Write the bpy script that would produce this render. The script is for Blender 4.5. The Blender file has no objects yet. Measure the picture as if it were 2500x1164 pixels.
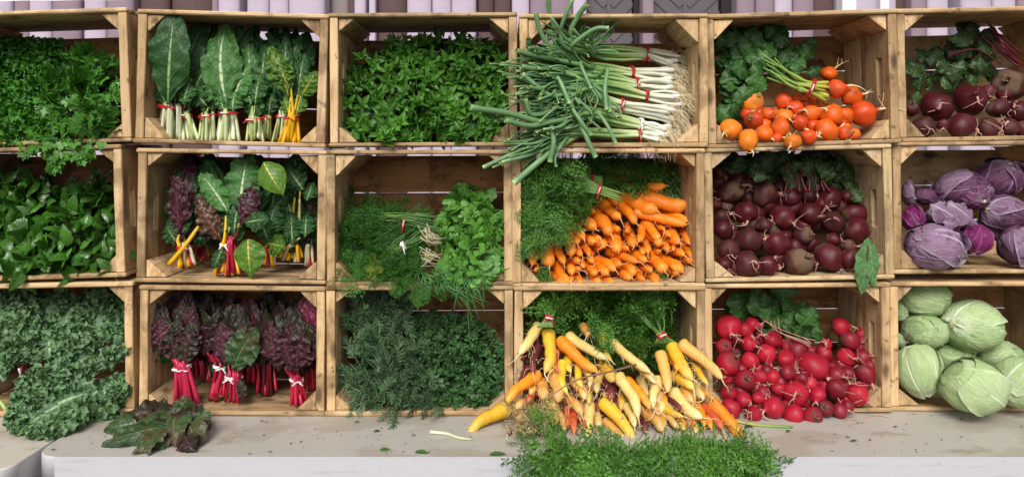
import bpy, bmesh, math, random
import numpy as np
from mathutils import Vector, Matrix

scene = bpy.context.scene
COL = scene.collection
R = math.radians
rng = np.random.default_rng(7)
random.seed(7)

# ---------------------------------------------------------------- camera geometry of the place
XC, YC, ZC, ZT = 0.0, -1.8, 1.385, 0.74      # camera position, table height


def P(px, py, Y=0.0):
    """A point of the stall that stands at depth Y behind the crate fronts."""
    s = (Y - YC) / 1800.0
    return np.array((XC + (px - 1220.0) * s, Y, ZC + (370.0 - py) * s))


def S(Y=0.0):
    return (Y - YC) / 1800.0


def V(*a):
    return np.array(a, dtype=float)


def unit(a):
    a = np.asarray(a, float)
    return a / max(np.linalg.norm(a), 1e-9)


# ---------------------------------------------------------------- node helpers
class Mat:
    def __init__(self, name):
        self.m = bpy.data.materials.new(name)
        self.m.use_nodes = True
        self.t = self.m.node_tree
        self.bsdf = self.t.nodes['Principled BSDF']
        self.out = self.t.nodes['Material Output']

    def n(self, typ, **kw):
        x = self.t.nodes.new(typ)
        for k, v in kw.items():
            setattr(x, k, v)
        return x

    def put(self, sock, val):
        if hasattr(val, 'is_output'):
            self.t.links.new(val, sock)
        elif isinstance(val, (tuple, list)) and len(val) == 3 and sock.type == 'RGBA':
            sock.default_value = (*val, 1)
        else:
            sock.default_value = val

    def attr(self, name='gc'):
        return self.n('ShaderNodeAttribute', attribute_name=name).outputs['Vector']

    def sep(self, v):
        x = self.n('ShaderNodeSeparateXYZ')
        self.put(x.inputs[0], v)
        return x.outputs

    def comb(self, a, b, c):
        x = self.n('ShaderNodeCombineXYZ')
        for i, q in enumerate((a, b, c)):
            self.put(x.inputs[i], q)
        return x.outputs[0]

    def math(self, op, a, b=0.0, c=0.0, clamp=False):
        x = self.n('ShaderNodeMath', operation=op, use_clamp=clamp)
        self.put(x.inputs[0], a)
        self.put(x.inputs[1], b)
        self.put(x.inputs[2], c)
        return x.outputs[0]

    def vmul(self, v, k):
        x = self.n('ShaderNodeVectorMath', operation='MULTIPLY')
        self.put(x.inputs[0], v)
        x.inputs[1].default_value = k
        return x.outputs[0]

    def vadd(self, v, w):
        x = self.n('ShaderNodeVectorMath', operation='ADD')
        self.put(x.inputs[0], v)
        self.put(x.inputs[1], w)
        return x.outputs[0]

    def noise(self, vec, scale=5, detail=3, rough=.55, dist=0.0):
        x = self.n('ShaderNodeTexNoise')
        if vec is not None:
            self.put(x.inputs['Vector'], vec)
        x.inputs['Scale'].default_value = scale
        x.inputs['Detail'].default_value = detail
        x.inputs['Roughness'].default_value = rough
        x.inputs['Distortion'].default_value = dist
        return x.outputs['Fac']

    def ramp(self, fac, stops, mode='LINEAR'):
        x = self.n('ShaderNodeValToRGB')
        x.color_ramp.interpolation = mode
        e = x.color_ramp.elements
        while len(e) < len(stops):
            e.new(.5)
        for i, (p, c) in enumerate(stops):
            e[i].position = p
            e[i].color = (*c, 1) if len(c) == 3 else c
        self.put(x.inputs[0], fac)
        return x.outputs[0]

    def mix(self, fac, a, b, blend='MIX'):
        x = self.n('ShaderNodeMix', data_type='RGBA', blend_type=blend)
        self.put(x.inputs[0], fac)
        self.put(x.inputs[6], a)
        self.put(x.inputs[7], b)
        return x.outputs[2]

    def step(self, v, lo, hi):
        x = self.n('ShaderNodeMapRange', interpolation_type='SMOOTHSTEP')
        self.put(x.inputs[0], v)
        self.put(x.inputs[1], lo)
        self.put(x.inputs[2], hi)
        return x.outputs[0]

    def rand(self):
        return self.n('ShaderNodeObjectInfo').outputs['Random']

    def obj(self):
        return self.n('ShaderNodeTexCoord').outputs['Object']

    def bump(self, h, strength=.4, dist=.002):
        x = self.n('ShaderNodeBump')
        x.inputs['Strength'].default_value = strength
        x.inputs['Distance'].default_value = dist
        self.put(x.inputs['Height'], h)
        self.put(self.bsdf.inputs['Normal'], x.outputs[0])

    def fin(self, col, rough=.5, spec=.4, trans=0.0):
        self.put(self.bsdf.inputs['Base Color'], col)
        self.put(self.bsdf.inputs['Roughness'], rough)
        self.bsdf.inputs['Specular IOR Level'].default_value = spec
        if trans:
            tr = self.n('ShaderNodeBsdfTranslucent')
            self.put(tr.inputs[0], col)
            mx = self.n('ShaderNodeMixShader')
            mx.inputs[0].default_value = trans
            self.t.links.new(self.bsdf.outputs[0], mx.inputs[1])
            self.t.links.new(tr.outputs[0], mx.inputs[2])
            self.t.links.new(mx.outputs[0], self.out.inputs[0])
        return self.m


def mat_wood(name, dark, mid, light, stain=.5):
    M = Mat(name)
    g = M.attr()
    r = M.rand()
    g2 = M.vadd(g, M.comb(M.math('MULTIPLY', r, 31.0), M.math('MULTIPLY', r, 17.0), 0.0))
    warp = M.noise(M.vmul(g2, (5, 14, 14)), 1, 2)
    s = M.sep(g2)
    yy = M.math('ADD', s[1], M.math('MULTIPLY', warp, .035))
    grain = M.noise(M.comb(M.math('MULTIPLY', s[0], 5.0), M.math('MULTIPLY', yy, 150.0), M.math('MULTIPLY', s[2], 60.0)), 1, 5, .65, .4)
    rings = M.noise(M.comb(M.math('MULTIPLY', s[0], 2.0), M.math('MULTIPLY', yy, 38.0), M.math('MULTIPLY', s[2], 10.0)), 1, 3, .5, 1.2)
    f = M.math('ADD', M.math('MULTIPLY', grain, .45), M.math('MULTIPLY', rings, .55))
    col = M.ramp(f, [(.30, dark), (.47, mid), (.66, light)])
    # grey weathering and dark stains
    streak = M.noise(M.vmul(g2, (7, 320, 60)), 1, 3, .6)
    col = M.mix(M.math('MULTIPLY', M.step(streak, .55, .70), .45), col, tuple(c * .5 for c in dark))
    wz = M.noise(M.vmul(g2, (9, 16, 9)), 1, 4, .65, .5)
    col = M.mix(M.math('MULTIPLY', M.step(wz, .46, .66), stain), col, tuple(c * .42 for c in dark))
    spots = M.noise(M.vmul(g2, (45, 75, 45)), 1, 2, .5)
    col = M.mix(M.math('MULTIPLY', M.step(spots, .64, .72), .6), col, tuple(c * .3 for c in dark))
    # knots
    vo = M.n('ShaderNodeTexVoronoi')
    M.put(vo.inputs['Vector'], M.vmul(g2, (6, 13, 13)))
    vo.inputs['Scale'].default_value = 1
    col = M.mix(M.math('MULTIPLY', M.step(vo.outputs['Distance'], .19, .06), .85), col, tuple(c * .3 for c in dark))
    tone = M.ramp(r, [(0, (.66, .63, .60)), (.5, (.93, .91, .88)), (1, (1.12, 1.08, 1.02))])
    col = M.mix(1.0, col, tone, 'MULTIPLY')
    M.bump(M.math('ADD', grain, M.math('MULTIPLY', rings, .4)), .45, .0016)
    return M.fin(col, .72, .25)


def mat_leaf(name, dark, light, vein, rough=.42, midw=.07, nv=7, lat=.45, crk=60, bs=.5, trans=.12, slant=.45, blotch=None, spec=.4):
    """gc = (u along the leaf, v across it, tint)."""
    M = Mat(name)
    s = M.sep(M.attr())
    u, v, t = s[0], s[1], s[2]
    av = M.math('ABSOLUTE', v)
    ob = M.obj()
    nz = M.noise(ob, 22, 2)
    fine = M.noise(ob, crk, 3, .6)
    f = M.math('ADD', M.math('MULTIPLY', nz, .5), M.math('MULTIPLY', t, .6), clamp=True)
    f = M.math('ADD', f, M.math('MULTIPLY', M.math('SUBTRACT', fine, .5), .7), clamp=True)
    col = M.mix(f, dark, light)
    if blotch:
        col = M.mix(M.math('MULTIPLY', M.step(M.noise(ob, 14, 3), .48, .62), .85), col, blotch)
    mid = M.math('SUBTRACT', 1.0, M.math('DIVIDE', av, M.math('MULTIPLY', M.math('SUBTRACT', 1.12, u), midw)), clamp=True)
    mid = M.math('MULTIPLY', M.math('MULTIPLY', mid, 2.0, clamp=True), M.step(u, 1.0, .7))
    sv = M.math('FRACT', M.math('MULTIPLY', M.math('SUBTRACT', M.math('ADD', u, M.math('MULTIPLY', M.math('SUBTRACT', nz, .5), .08)), M.math('MULTIPLY', av, slant * .5)), float(nv)))
    tri = M.math('MULTIPLY', M.math('ABSOLUTE', M.math('SUBTRACT', sv, .5)), 2.0)
    la = M.math('MULTIPLY', M.step(tri, .86, 1.0), M.math('SUBTRACT', 1.0, M.math('MULTIPLY', av, .75)))
    vm = M.math('MAXIMUM', mid, M.math('MULTIPLY', la, lat))
    col = M.mix(vm, col, vein)
    h = M.math('SUBTRACT', M.math('ADD', M.math('MULTIPLY', fine, .8), M.math('MULTIPLY', nz, .4)), M.math('MULTIPLY', la, .6))
    if bs:
        M.bump(h, bs, .006 if bs > .75 else .003)
    return M.fin(col, rough, spec, trans)


def mat_stalk(name, stops, rough=.4, trans=.0, streak=.35):
    """colour along gc.x"""
    M = Mat(name)
    s = M.sep(M.attr())
    nz = M.noise(M.comb(M.math('MULTIPLY', s[0], 3.0), M.math('MULTIPLY', s[1], 2.2), s[2]), 2.2, 3)
    u = M.math('ADD', s[0], M.math('MULTIPLY', M.math('SUBTRACT', nz, .5), .18))
    col = M.ramp(u, stops)
    col = M.mix(M.math('MULTIPLY', M.step(nz, .5, .75), streak), col, tuple(c * .5 for c in stops[0][1]), 'MIX')
    tone = M.ramp(M.rand(), [(0, (.78, .78, .78)), (1, (1.08, 1.08, 1.08))])
    col = M.mix(1.0, col, tone, 'MULTIPLY')
    M.bump(nz, .25, .001)
    return M.fin(col, rough, .4, trans)


def mat_root(name, main, alt, tipc, dirt, rings=26, rough=.5, dirtamt=.5, shoulder=None):
    """carrots; gc = (u from crown to tip, angle, seed)"""
    M = Mat(name)
    s = M.sep(M.attr())
    ob = M.obj()
    nz = M.noise(ob, 30, 4)
    rn = M.noise(M.comb(M.math('MULTIPLY', s[0], float(rings)), M.math('MULTIPLY', s[1], .45), s[2]), 1.3, 3, .6)
    col = M.mix(nz, main, alt)
    col = M.mix(M.math('MULTIPLY', M.step(s[0], .6, 1.0), .75), col, tipc)
    if shoulder:
        col = M.mix(M.math('MULTIPLY', M.step(s[0], .16, .0), .8), col, shoulder)
    col = M.mix(M.math('MULTIPLY', M.step(rn, .6, .72), .55), col, tuple(c * .6 for c in main))
    col = M.mix(M.math('MULTIPLY', M.step(M.noise(ob, 55, 4, .65), .60, .70), dirtamt), col, dirt)
    tone = M.ramp(M.rand(), [(0, (.80, .76, .72)), (.5, (.98, .97, .96)), (1, (1.06, 1.08, 1.1))])
    col = M.mix(1.0, col, tone, 'MULTIPLY')
    M.bump(M.math('ADD', rn, M.math('MULTIPLY', nz, .5)), .5, .002)
    return M.fin(col, rough, .4)


def mat_beet(name, main, alt, dull, dullamt, rough=.34):
    M = Mat(name)
    s = M.sep(M.attr())
    ob = M.obj()
    r = M.rand()
    n1 = M.noise(M.vadd(ob, M.comb(r, r, r)), 26, 3)
    n2 = M.noise(M.vadd(ob, M.comb(r, r, r)), 60, 4, .65)
    col = M.mix(n1, main, alt)
    d = M.math('ADD', M.step(s[0], .45, .08), M.math('MULTIPLY', M.math('SUBTRACT', r, .4), .5))
    d = M.math('ADD', d, M.math('MULTIPLY', M.math('SUBTRACT', n1, .5), 2.2))
    d = M.math('MULTIPLY', M.step(d, .25, .9), dullamt)
    col = M.mix(d, col, dull)
    col = M.mix(M.math('MULTIPLY', M.step(n2, .60, .72), .55), col, tuple(c * .45 for c in dull))
    rn = M.noise(M.comb(M.math('MULTIPLY', s[0], 22.0), M.math('MULTIPLY', s[1], .5), s[2]), 1.2, 2)
    col = M.mix(M.math('MULTIPLY', M.step(rn, .62, .74), .3), col, tuple(c * .45 for c in main))
    tone = M.ramp(r, [(0, (.72, .7, .7)), (.5, (.95, .95, .95)), (1, (1.12, 1.1, 1.08))])
    col = M.mix(1.0, col, tone, 'MULTIPLY')
    M.bump(M.math('ADD', n2, M.math('MULTIPLY', rn, .7)), .3, .002)
    rg = M.math('ADD', rough, M.math('MULTIPLY', d, .3))
    return M.fin(col, rg, .32)


def mat_cabbage(name, dark, light, vein, base, blotch, rough=.42, bl=.0, vstr=.7):
    M = Mat(name)
    s = M.sep(M.attr())
    u, v, t = s[0], s[1], s[2]
    av = M.math('ABSOLUTE', v)
    ob = M.obj()
    nz = M.noise(ob, 16, 3)
    f = M.math('ADD', M.math('MULTIPLY', nz, .75), M.math('MULTIPLY', M.math('SUBTRACT', t, .3), .55), clamp=True)
    col = M.mix(f, dark, light)
    col = M.mix(M.math('MULTIPLY', M.step(u, .34, .0), .8), col, base)
    if bl:
        col = M.mix(M.math('MULTIPLY', M.step(M.noise(ob, 26, 4, .7, .6), .54, .63), bl), col, blotch)
    mid = M.math('SUBTRACT', 1.0, M.math('DIVIDE', av, M.math('MULTIPLY', M.math('SUBTRACT', 1.05, u), .13)), clamp=True)
    wob = M.math('MULTIPLY', M.math('SUBTRACT', M.noise(ob, 9, 3), .5), .55)
    def veins(n, sl, wd):
        sv = M.math('FRACT', M.math('MULTIPLY', M.math('SUBTRACT', M.math('ADD', u, wob), M.math('MULTIPLY', av, sl)), float(n)))
        tri = M.math('MULTIPLY', M.math('ABSOLUTE', M.math('SUBTRACT', sv, .5)), 2.0)
        return M.step(tri, 1.0 - wd, 1.0)
    la = M.math('MULTIPLY', veins(4, .75, .13), M.math('SUBTRACT', 1.0, M.math('MULTIPLY', av, .6)))
    lb = M.math('MULTIPLY', veins(11, 1.5, .35), .22)
    vm = M.math('MAXIMUM', M.math('MAXIMUM', mid, la), lb)
    fib = M.noise(M.comb(M.math('MULTIPLY', u, 5.0), M.math('MULTIPLY', M.math('ADD', v, wob), 16.0), M.math('MULTIPLY', t, 9.0)), 1.6, 4, .6)
    col = M.mix(M.math('MULTIPLY', M.step(fib, .50, .70), .55), col, dark)
    col = M.mix(M.math('MULTIPLY', M.step(M.noise(ob, 70, 3, .6), .64, .72), .35), col, base)
    col = M.mix(M.math('MULTIPLY', vm, vstr), col, vein)
    col = M.mix(M.math('MULTIPLY', M.step(av, .90, 1.0), .45), col, vein)
    M.bump(M.math('ADD', M.math('ADD', M.math('MULTIPLY', vm, .6), M.math('MULTIPLY', nz, .5)), M.math('MULTIPLY', fib, .7)), .7, .006)
    return M.fin(col, rough, .35, .05)


def mat_plain(name, a, b, scale=12, rough=.6, bs=.2, spec=.3):
    M = Mat(name)
    nz = M.noise(M.obj(), scale, 4, .6)
    col = M.mix(nz, a, b)
    if bs:
        M.bump(nz, bs, .003)
    return M.fin(col, rough, spec)


# ---------------------------------------------------------------- mesh helpers
class MB:
    def __init__(self):
        self.v, self.g, self.f, self.mi, self.n = [], [], [], [], 0

    def add(self, v, f, g, mi=0):
        v = np.asarray(v, float).reshape(-1, 3)
        self.v.append(v)
        self.g.append(np.asarray(g, float).reshape(-1, 3))
        if isinstance(f, np.ndarray):
            f = (f + self.n).tolist()
        else:
            f = [[i + self.n for i in q] for q in f]
        self.f += f
        self.mi += [mi] * len(f)
        self.n += len(v)
        return self

    def build(self, name, mats, parent=None, smooth=True, origin=None):
        v = np.concatenate(self.v)
        g = np.concatenate(self.g)
        o = np.array(parent.location if (parent is not None and origin is None) else (origin if origin is not None else v.mean(0)), float)
        if parent is not None and origin is None:
            p = parent.parent
            while p is not None:
                o = o + np.array(p.location)
                p = p.parent
        me = bpy.data.meshes.new(name)
        me.from_pydata((v - o).tolist(), [], self.f)
        a = me.attributes.new('gc', 'FLOAT_VECTOR', 'POINT')
        a.data.foreach_set('vector', g.astype(np.float32).ravel())
        if not isinstance(mats, (list, tuple)):
            mats = [mats]
        for m in mats:
            me.materials.append(m)
        if len(mats) > 1:
            me.polygons.foreach_set('material_index', self.mi)
        if smooth:
            me.polygons.foreach_set('use_smooth', [True] * len(me.polygons))
        me.update()
        ob = bpy.data.objects.new(name, me)
        COL.objects.link(ob)
        if parent is not None:
            ob.parent = parent
        else:
            ob.location = o
        return ob


def tag(o, label=None, cat=None, group=None, kind=None):
    if label: o['label'] = label
    if cat: o['category'] = cat
    if group: o['group'] = group
    if kind: o['kind'] = kind
    return o


def empty(name, loc, label, cat, group=None):
    o = bpy.data.objects.new(name, None)
    o.empty_display_size = .02
    COL.objects.link(o)
    o.location = [float(c) for c in loc]
    return tag(o, label, cat, group)


def sphere_noise(v, seed, freq, amp):
    """cheap smooth noise, vectorised"""
    r = np.random.default_rng(int(seed) + 1000)
    out = np.zeros(len(v))
    for k in range(5):
        d = r.normal(size=3)
        out += np.sin(v @ d * freq * (1 + .5 * k) + r.uniform(0, 6.28)) / (1 + .5 * k)
    return out * amp * .5


def frames(pts):
    pts = np.asarray(pts, float)
    t = np.gradient(pts, axis=0)
    t /= np.maximum(np.linalg.norm(t, axis=1, keepdims=True), 1e-9)
    a = V(0, 0, 1) if abs(t[0][2]) < .8 else V(1, 0, 0)
    n = unit(np.cross(t[0], a))
    N = [n]
    for i in range(1, len(pts)):
        n = N[-1] - t[i] * (N[-1] @ t[i])
        N.append(unit(n))
    N = np.array(N)
    return t, N, np.cross(t, N)


def tube(pts, rad, seg=8, seed=0.0, cap0=True, cap1=True, flat=1.0, u0=0.0, u1=1.0, lump=0.0):
    pts = np.asarray(pts, float)
    n = len(pts)
    rad = np.broadcast_to(np.asarray(rad, float), (n,))
    t, N, B = frames(pts)
    a = np.linspace(0, 2 * np.pi, seg, endpoint=False)
    rr = np.repeat(rad[:, None], seg, 1)
    if lump:
        r = np.random.default_rng(int(seed * 100) + 5)
        for k in range(4):
            rr = rr * (1 + lump / (1 + .6 * k) * np.sin(a[None] * r.integers(1, 3) + np.arange(n)[:, None] * r.uniform(.25, .95) * (1 + k * .5) + r.uniform(0, 6.28)))
    v = pts[:, None] + rr[..., None] * (np.cos(a)[None, :, None] * N[:, None] + flat * np.sin(a)[None, :, None] * B[:, None])
    u = np.repeat(np.linspace(u0, u1, n)[:, None], seg, 1)
    g = np.stack([u, np.repeat(a[None], n, 0), np.full((n, seg), seed)], -1)
    i = np.arange(n - 1)[:, None] * seg
    j = np.arange(seg)[None]
    k = (j + 1) % seg
    f = np.stack([i + j, i + k, i + seg + k, i + seg + j], -1).reshape(-1, 4).tolist()
    v = v.reshape(-1, 3)
    g = g.reshape(-1, 3)
    if cap0: f.append(list(range(seg))[::-1])
    if cap1: f.append([(n - 1) * seg + q for q in range(seg)])
    return v, f, g


def bez(pts, n):
    """Catmull-Rom through the points"""
    p = [np.asarray(q, float) for q in pts]
    if len(p) == 2:
        u = np.linspace(0, 1, n)[:, None]
        return p[0] * (1 - u) + p[1] * u
    p = [2 * p[0] - p[1]] + p + [2 * p[-1] - p[-2]]
    m = len(p) - 3
    out = []
    for x in np.linspace(0, m - 1e-6, n):
        i = int(x)
        t = x - i
        a, b, c, d = p[i:i + 4]
        out.append(.5 * (2 * b + (c - a) * t + (2 * a - 5 * b + 4 * c - d) * t * t + (3 * b - a - 3 * c + d) * t ** 3))
    return np.array(out)


PROF = {
    'ovate': lambda u: np.sin(np.pi * np.clip(u, 0, 1) ** .78) ** .85,
    'basil': lambda u: np.sin(np.pi * np.clip(u, 0, 1) ** .72) ** .8,
    'lance': lambda u: np.sin(np.pi * np.clip(u, 0, 1) ** .7) ** 1.15,
    'chard': lambda u: .05 + .95 * np.sin(np.pi * np.clip(u * .93 + .05, 0, 1) ** .98) ** .75 * np.clip(u * 3.2 + .12, 0, 1) ** .8,
    'spoon': lambda u: .07 + .93 * np.clip(np.sin(np.pi * np.clip((u - .22) / .8, 0, 1)), 0, 1) ** .65,
    'strap': lambda u: np.clip(u * 8 + .3, 0, 1) * np.clip((1 - u) * 3, 0, 1) ** .6,
    'lobed': lambda u: np.sin(np.pi * np.clip(u, 0, 1) ** .95) ** .9 * (.40 + .75 * np.abs(np.sin(u * np.pi * 2.5 + .3))),
    'round': lambda u: np.sin(np.pi * np.clip(u, 0, 1) ** .9) ** .55 * (.86 + .16 * np.abs(np.sin(u * np.pi * 3.2))),
    'kale': lambda u: .16 + .84 * np.sin(np.pi * np.clip(u, 0, 1) ** 1.25) ** .6 * np.clip(u * 3, 0, 1),
}


def leaf(base, tip, width, nrm=(0, -1, .25), nu=14, nv=8, prof='ovate', bend=.12, cup=.15, rip=.10, ripf=4.0,
         crk=0.0, sway=0.0, twist=0.0, fold=0.0, seed=0, tint=.5, droop=0.0, edge=0.0, wob=0.0):
    r = np.random.default_rng(int(seed) + 77)
    base, tip, n = np.asarray(base, float), np.asarray(tip, float), np.asarray(nrm, float)
    L = np.linalg.norm(tip - base)
    t0 = (tip - base) / L
    n = unit(n - t0 * (n @ t0))
    s = np.cross(t0, n)
    u = np.linspace(0, 1, nu + 1)
    v = np.linspace(-1, 1, nv + 1)
    ctrl = (base + tip) / 2 + n * bend * L + s * sway * L
    uu = u[:, None]
    c = (1 - uu) ** 2 * base + 2 * uu * (1 - uu) * ctrl + uu ** 2 * tip
    if droop:
        c = c + V(0, 0, -1) * droop * L * uu ** 3
    t = np.gradient(c, axis=0)
    t /= np.maximum(np.linalg.norm(t, axis=1, keepdims=True), 1e-9)
    nn = n - t * (t @ n)[:, None]
    nn /= np.maximum(np.linalg.norm(nn, axis=1, keepdims=True), 1e-9)
    ss = np.cross(t, nn)
    if twist:
        a = (twist * u)[:, None]
        nn, ss = nn * np.cos(a) + ss * np.sin(a), ss * np.cos(a) - nn * np.sin(a)
    w = width / 2 * PROF[prof](u)
    U, W = np.meshgrid(u, v, indexing='ij')
    av = np.abs(W)
    p1, p2, p3, p4 = r.uniform(0, 6.28, 4)
    rp = np.where(W < 0, np.sin(2 * np.pi * ripf * U + p1) + .6 * np.sin(2 * np.pi * ripf * 2.3 * U + p2),
                  np.sin(2 * np.pi * ripf * .93 * U + p3) + .6 * np.sin(2 * np.pi * ripf * 2.1 * U + p4))
    h = -cup * av ** 1.7 * w[:, None] + rip * rp * av ** 2 * width * .5
    if crk:
        q = np.zeros_like(U)
        for k in range(7):
            q += np.sin(U * r.uniform(10, 46) + p1) * np.sin(W * r.uniform(4, 13) * np.sign(r.normal()) + U * r.uniform(-9, 9) + r.uniform(0, 6.28))
        h = h + crk * width * q * .26 * np.clip(av * 3, .12, 1)
    if wob:
        sg = np.where(W < 0, 1.0, -1.0)
        w = w[:, None] * (1 + wob * (np.sin(U * r.uniform(9, 15) + sg * r.uniform(0, 6)) + .7 * np.sin(U * r.uniform(22, 36) + sg * r.uniform(0, 6))))
        h = h + wob * .55 * width * np.sin(U * r.uniform(5, 9) + sg * r.uniform(0, 6)) * av ** 1.5
    else:
        w = w[:, None]
    lat = W * w * (1 + edge * av ** 3 * np.sin(2 * np.pi * U * 9 + p2))
    if fold:
        h = h + fold * np.abs(lat)
        lat = lat * math.sqrt(max(1 - min(fold, .9) ** 2, .1))
    vv = c[:, None] + lat[..., None] * ss[:, None] + h[..., None] * nn[:, None]
    g = np.stack([U, W, np.full_like(U, tint)], -1)
    i = np.arange(nu)[:, None] * (nv + 1)
    j = np.arange(nv)[None]
    f = np.stack([i + j, i + j + 1, i + nv + 2 + j, i + nv + 1 + j], -1).reshape(-1, 4)
    return vv.reshape(-1, 3), f, g.reshape(-1, 3)


class Tmpl:
    """a small shape repeated many times inside one plant's foliage: +X along, +Z its face"""
    def __init__(self):
        self.v, self.f, self.g, self.n = [], [], [], 0

    def add(self, v, f, g):
        self.v.append(np.asarray(v, float)); self.g.append(np.asarray(g, float))
        self.f += [[i + self.n for i in q] for q in (f.tolist() if isinstance(f, np.ndarray) else f)]
        self.n += len(v)
        return self

    def done(self):
        self.v = np.concatenate(self.v); self.g = np.concatenate(self.g)
        self.quads = np.array([q for q in self.f if len(q) == 4] or np.zeros((0, 4), int), int)
        self.tris = np.array([q for q in self.f if len(q) == 3] or np.zeros((0, 3), int), int)
        return self


def scatter(mb, tmpls, pos, xdir, zdir, scale, tint, mi=0):
    pos, xdir, zdir = (np.asarray(q, float) for q in (pos, xdir, zdir))
    M = len(pos)
    x = xdir / np.maximum(np.linalg.norm(xdir, axis=1, keepdims=True), 1e-9)
    z = zdir - x * np.sum(x * zdir, 1, keepdims=True)
    z /= np.maximum(np.linalg.norm(z, axis=1, keepdims=True), 1e-9)
    y = np.cross(z, x)
    scale = np.broadcast_to(np.asarray(scale, float), (M,))
    tint = np.broadcast_to(np.asarray(tint, float), (M,))
    which = rng.integers(0, len(tmpls), M)
    for k, T in enumerate(tmpls):
        I = np.where(which == k)[0]
        if not len(I):
            continue
        nv = len(T.v)
        v = (pos[I][:, None] + scale[I][:, None, None] *
             (T.v[None, :, 0:1] * x[I][:, None] + T.v[None, :, 1:2] * y[I][:, None] + T.v[None, :, 2:3] * z[I][:, None]))
        g = np.repeat(T.g[None], len(I), 0)
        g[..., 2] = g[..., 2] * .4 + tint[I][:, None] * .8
        off = (np.arange(len(I)) * nv)[:, None, None]
        b = mb.n
        mb.v.append(v.reshape(-1, 3)); mb.g.append(g.reshape(-1, 3))
        for q in (T.quads, T.tris):
            if len(q):
                ff = (q[None] + off + b).reshape(-1, q.shape[1]).tolist()
                mb.f += ff
                mb.mi += [mi] * len(ff)
        mb.n += nv * len(I)


def in_poly(x, y, poly):
    x, y = np.asarray(x), np.asarray(y)
    ins = np.zeros(x.shape, bool)
    n = len(poly)
    for i in range(n):
        x0, y0 = poly[i]
        x1, y1 = poly[(i + 1) % n]
        c = ((y0 > y) != (y1 > y)) & (x < (x1 - x0) * (y - y0) / ((y1 - y0) or 1e-9) + x0)
        ins ^= c
    return ins


def sample_poly(poly, n):
    p = np.array(poly, float)
    out = []
    while len(out) < n:
        q = rng.uniform(p.min(0), p.max(0), (n * 2, 2))
        q = q[in_poly(q[:, 0], q[:, 1], poly)]
        out += q.tolist()
    return np.array(out[:n])


def Parr(px, py, Y):
    s = (Y - YC) / 1800.0
    return np.stack([XC + (px - 1220.0) * s, Y, ZC + (370.0 - py) * s], -1)


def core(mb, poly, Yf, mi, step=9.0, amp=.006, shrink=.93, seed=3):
    """dark sheet standing in for the shade inside a heap, behind its outer leaves"""
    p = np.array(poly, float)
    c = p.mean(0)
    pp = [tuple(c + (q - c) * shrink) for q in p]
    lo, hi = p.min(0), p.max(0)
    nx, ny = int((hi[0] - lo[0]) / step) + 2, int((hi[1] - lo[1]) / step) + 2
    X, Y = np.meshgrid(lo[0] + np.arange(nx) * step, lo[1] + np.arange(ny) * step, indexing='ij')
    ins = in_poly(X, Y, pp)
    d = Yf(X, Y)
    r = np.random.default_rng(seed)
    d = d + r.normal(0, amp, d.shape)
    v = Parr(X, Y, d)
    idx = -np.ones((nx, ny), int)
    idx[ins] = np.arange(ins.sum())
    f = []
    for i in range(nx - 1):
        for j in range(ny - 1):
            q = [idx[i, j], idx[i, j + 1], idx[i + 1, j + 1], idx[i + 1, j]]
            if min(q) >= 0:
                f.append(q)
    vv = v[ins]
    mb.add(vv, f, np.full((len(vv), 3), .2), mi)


def rnd_dirs(n, mean, spread):
    d = rng.normal(size=(n, 3)) * spread + np.asarray(mean, float)
    return d / np.linalg.norm(d, axis=1, keepdims=True)


def local_leaf(L, W, **k):
    return leaf((0, 0, 0), (L, 0, 0), W, nrm=(0, 0, 1), **k)
# ---------------------------------------------------------------- materials
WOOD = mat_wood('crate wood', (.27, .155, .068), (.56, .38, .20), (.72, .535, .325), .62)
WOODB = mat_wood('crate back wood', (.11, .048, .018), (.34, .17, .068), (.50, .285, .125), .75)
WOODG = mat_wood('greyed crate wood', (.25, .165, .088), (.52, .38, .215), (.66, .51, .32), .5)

RED = (.46, .015, .03)
GREEN_CHARD = mat_leaf('green chard leaf', (.008, .034, .008), (.034, .115, .026), (.28, .40, .17), .44, .11, 7, .45, 55, .9, spec=.28)
LIGHT_CHARD = mat_leaf('crinkled light chard leaf', (.018, .075, .014), (.085, .23, .055), (.46, .58, .30), .46, .13, 8, .65, 45, 1.0, spec=.28)
YEL_CHARD = mat_leaf('yellow stemmed chard leaf', (.022, .075, .008), (.095, .21, .020), (.55, .48, .06), .38, .09, 7, .35, 50, .8)
RED_CHARD = mat_leaf('dark red chard leaf', (.016, .005, .008), (.070, .018, .026), (.15, .03, .05), .42, .07, 8, .35, 48, .8, .05, spec=.3)
BROWN_CHARD = mat_leaf('bronze chard leaf', (.035, .014, .008), (.105, .045, .022), (.28, .10, .05), .36, .07, 8, .4, 48, 1.0, .05)
DARK_CHARD = mat_leaf('purple green chard leaf', (.010, .009, .007), (.036, .034, .016), (.14, .03, .05), .42, .06, 8, .3, 48, .8, .05, blotch=(.040, .011, .016), spec=.3)
MAGENTA_CHARD = mat_leaf('magenta chard leaf', (.09, .008, .028), (.20, .025, .065), (.36, .06, .12), .4, .06, 9, .5, 48, 1.0, .1)
LETTUCE = mat_leaf('wilting green brown leaf', (.012, .038, .010), (.048, .105, .030), (.16, .20, .09), .45, .06, 6, .4, 45, .8, .08, blotch=(.085, .055, .03))
BASIL = mat_leaf('basil leaf', (.010, .046, .005), (.070, .215, .020), (.11, .28, .05), .26, .06, 6, .35, 90, .4, .12, spec=.5)
MINT = mat_leaf('mint leaf', (.012, .055, .006), (.095, .27, .025), (.13, .33, .06), .40, .07, 6, .4, 120, .3, .14)
FLATP = mat_leaf('flat parsley leaf', (.014, .070, .006), (.085, .27, .026), (.14, .34, .06), .36, .06, 6, .25, 120, .3, .16)
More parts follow.
